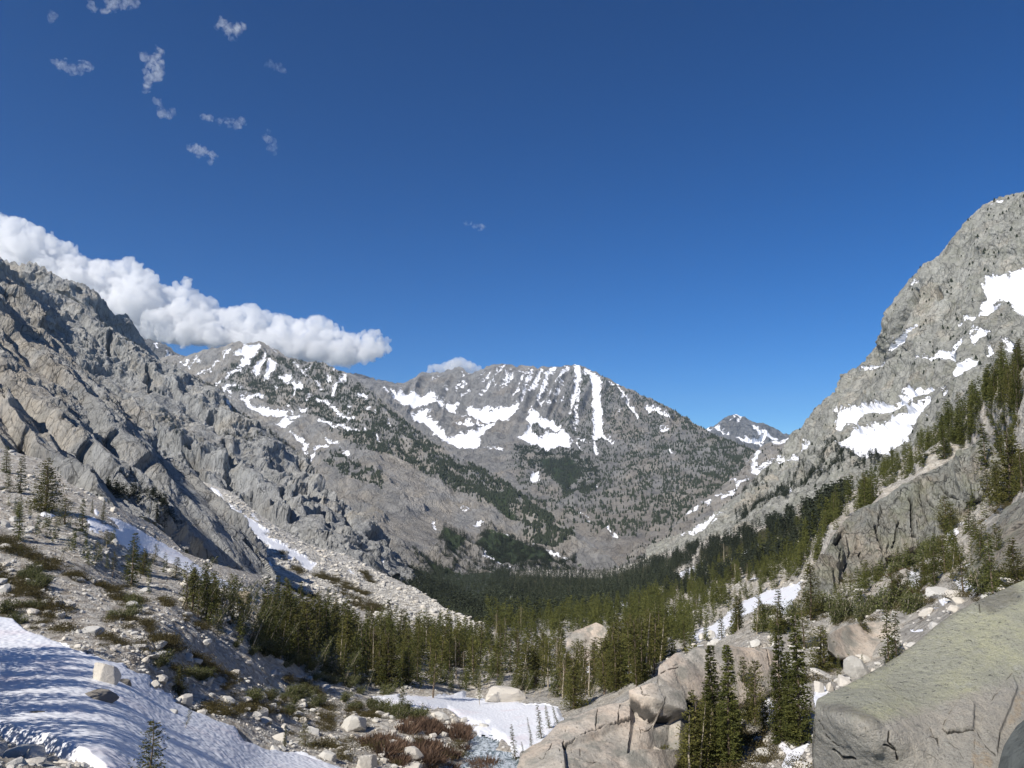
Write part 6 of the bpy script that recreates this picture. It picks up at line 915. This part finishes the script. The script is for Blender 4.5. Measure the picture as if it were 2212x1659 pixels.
for x_ in np.arange(-80, 842, 11.0):
    a, b = np.interp(x_, top[:, 0], top[:, 1]), np.interp(x_, bot[:, 0], bot[:, 1]); y_ = a
    while y_ < b:
        R_ = r.uniform(11, 19) if y_ < a + 30 else r.uniform(18, 30); R_ = min(R_, (b - a) * .5 + 3) * (1 if x_ < 770 else .75)
        yy = min(y_ + R_ * .9, b - R_ * .5); dd_ = CD + r.uniform(-900, 900) * min(1, (y_ - a + 25) / 70); pp.append(W(x_ + r.uniform(-4, 4), yy, dd_)); rr.append(R_ / F * CD); y_ += R_ * 1.0
cloud('cloud', pp, rr, 34, cloud_mat(.0045), 520, 2.3, 'long white cumulus bank with grey base behind the left cliffs', soft=.3, warp=2.2)
pp = [W(x_, y_, 15500 + 3000 + r.uniform(-200, 200)) for x_, y_ in [(930, 800), (945, 797), (960, 795), (972, 790), (985, 786), (998, 785), (1010, 788), (1022, 793), (1034, 798), (955, 805), (980, 800), (1005, 802), (1025, 806)]]; cloud('cloud', pp, np.array([10, 11, 12, 14, 15, 15, 13, 11, 9, 12, 16, 15, 11]) / F * 18500, 26, cloud_mat(.006), 240, 1.6, 'small white puff of cloud peeping over the central mountain crest')
WS = [([(225, 20), (240, 8), (262, 4), (285, 0), (205, 18)], 13, 'torn white wisp touching the top edge of the sky', .0034), ([(478, 52), (492, 60), (510, 64), (522, 60), (498, 72)], 13, 'compact bright wisp alone below the top edge', .004), ([(120, 130), (135, 138), (150, 148), (172, 143), (192, 142), (148, 158)], 11, 'forked wisp near the frame edge with two tails', .0036), ([(318, 115), (330, 125), (335, 140), (345, 150), (325, 170), (345, 105), (318, 178)], 13, 'tall ragged wisp, brightest of the upper group', .0036), ([(340, 218), (348, 232), (352, 250), (372, 242)], 10, 'faint wisp hanging below the tall ragged wisp', .0024), ([(445, 255), (470, 258), (492, 262), (512, 268), (524, 262)], 9, 'thin stretched wisp lying almost level', .003), ([(416, 318), (430, 322), (445, 332), (460, 345), (456, 338)], 11, 'slanting bright wisp lowest of the upper group', .004), ([(572, 292), (582, 300), (588, 315), (590, 325)], 9, 'pale curling wisp right of the slanting wisp', .0019), ([(580, 135), (596, 143), (612, 152)], 8, 'pale short wisp highest on its side', .0016), ([(1000, 483), (1026, 488), (1046, 492)], 7, 'tiny pair of pale wisps alone in mid sky', .0026), ([(110, 34), (122, 30)], 9, 'pale small wisp in the upper corner', .0022), ([(385, 742), (398, 738), (410, 744)], 11, 'thin grey shred under the cumulus bank', .0022)]
for k_, (pl, R_, lb, dn) in enumerate(WS):
    dz = 16000.0 if pl[0][1] < 400 else 22000.0; pl = np.array(pl, float); n_ = 9 * len(pl); tt = np.sort(r.uniform(0, len(pl) - 1, n_)); xx = np.interp(tt, np.arange(len(pl)), pl[:, 0]) + r.normal(size=n_) * R_ * .5; yy = np.interp(tt, np.arange(len(pl)), pl[:, 1]) + r.normal(size=n_) * R_ * .35
    pts = [W(a_, b_, dz + c_) for a_, b_, c_ in zip(xx, yy, r.uniform(-120, 120, n_))]
    cloud('cloud', pts, R_ * r.uniform(.18, .75, n_) / F * dz, 13, cloud_mat(dn * .42, feather=190), 210, 2.6, lb, soft=.9, thr=-.40, warp=3.2, det=6)
# ---------------------------------------------------------------- air between here and the far peaks
hz = bpy.data.materials.new('haze'); hz.use_nodes = True; nt = hz.node_tree; nt.nodes.clear(); pv = nt.nodes.new('ShaderNodeVolumePrincipled'); ou = nt.nodes.new('ShaderNodeOutputMaterial')
pv.inputs['Color'].default_value = (.62, .80, 1.0, 1); pv.inputs['Density'].default_value = 2.6e-5; pv.inputs['Anisotropy'].default_value = .2; nt.links.new(pv.outputs[0], ou.inputs['Volume'])
x0_, x1_, y0_, y1_, z0_, z1_ = -14100, 14100, -6100, 16100, -462, 1700
v = np.array([[a, b, c] for c in (z0_, z1_) for b in (y0_, y1_) for a in (x0_, x1_)], float); f = np.array([[0, 2, 3, 1], [4, 5, 7, 6], [0, 1, 5, 4], [2, 6, 7, 3], [0, 4, 6, 2], [1, 3, 7, 5]])
tag(link('haze', mesh_data('haze', v, f, hz)), 'thin blue mountain air over the valley', None, None, 'stuff')
sc.cycles.volume_bounces = 12; sc.cycles.max_bounces = 12; sc.cycles.volume_step_rate = 1.0; sc.cycles.volume_max_steps = 256
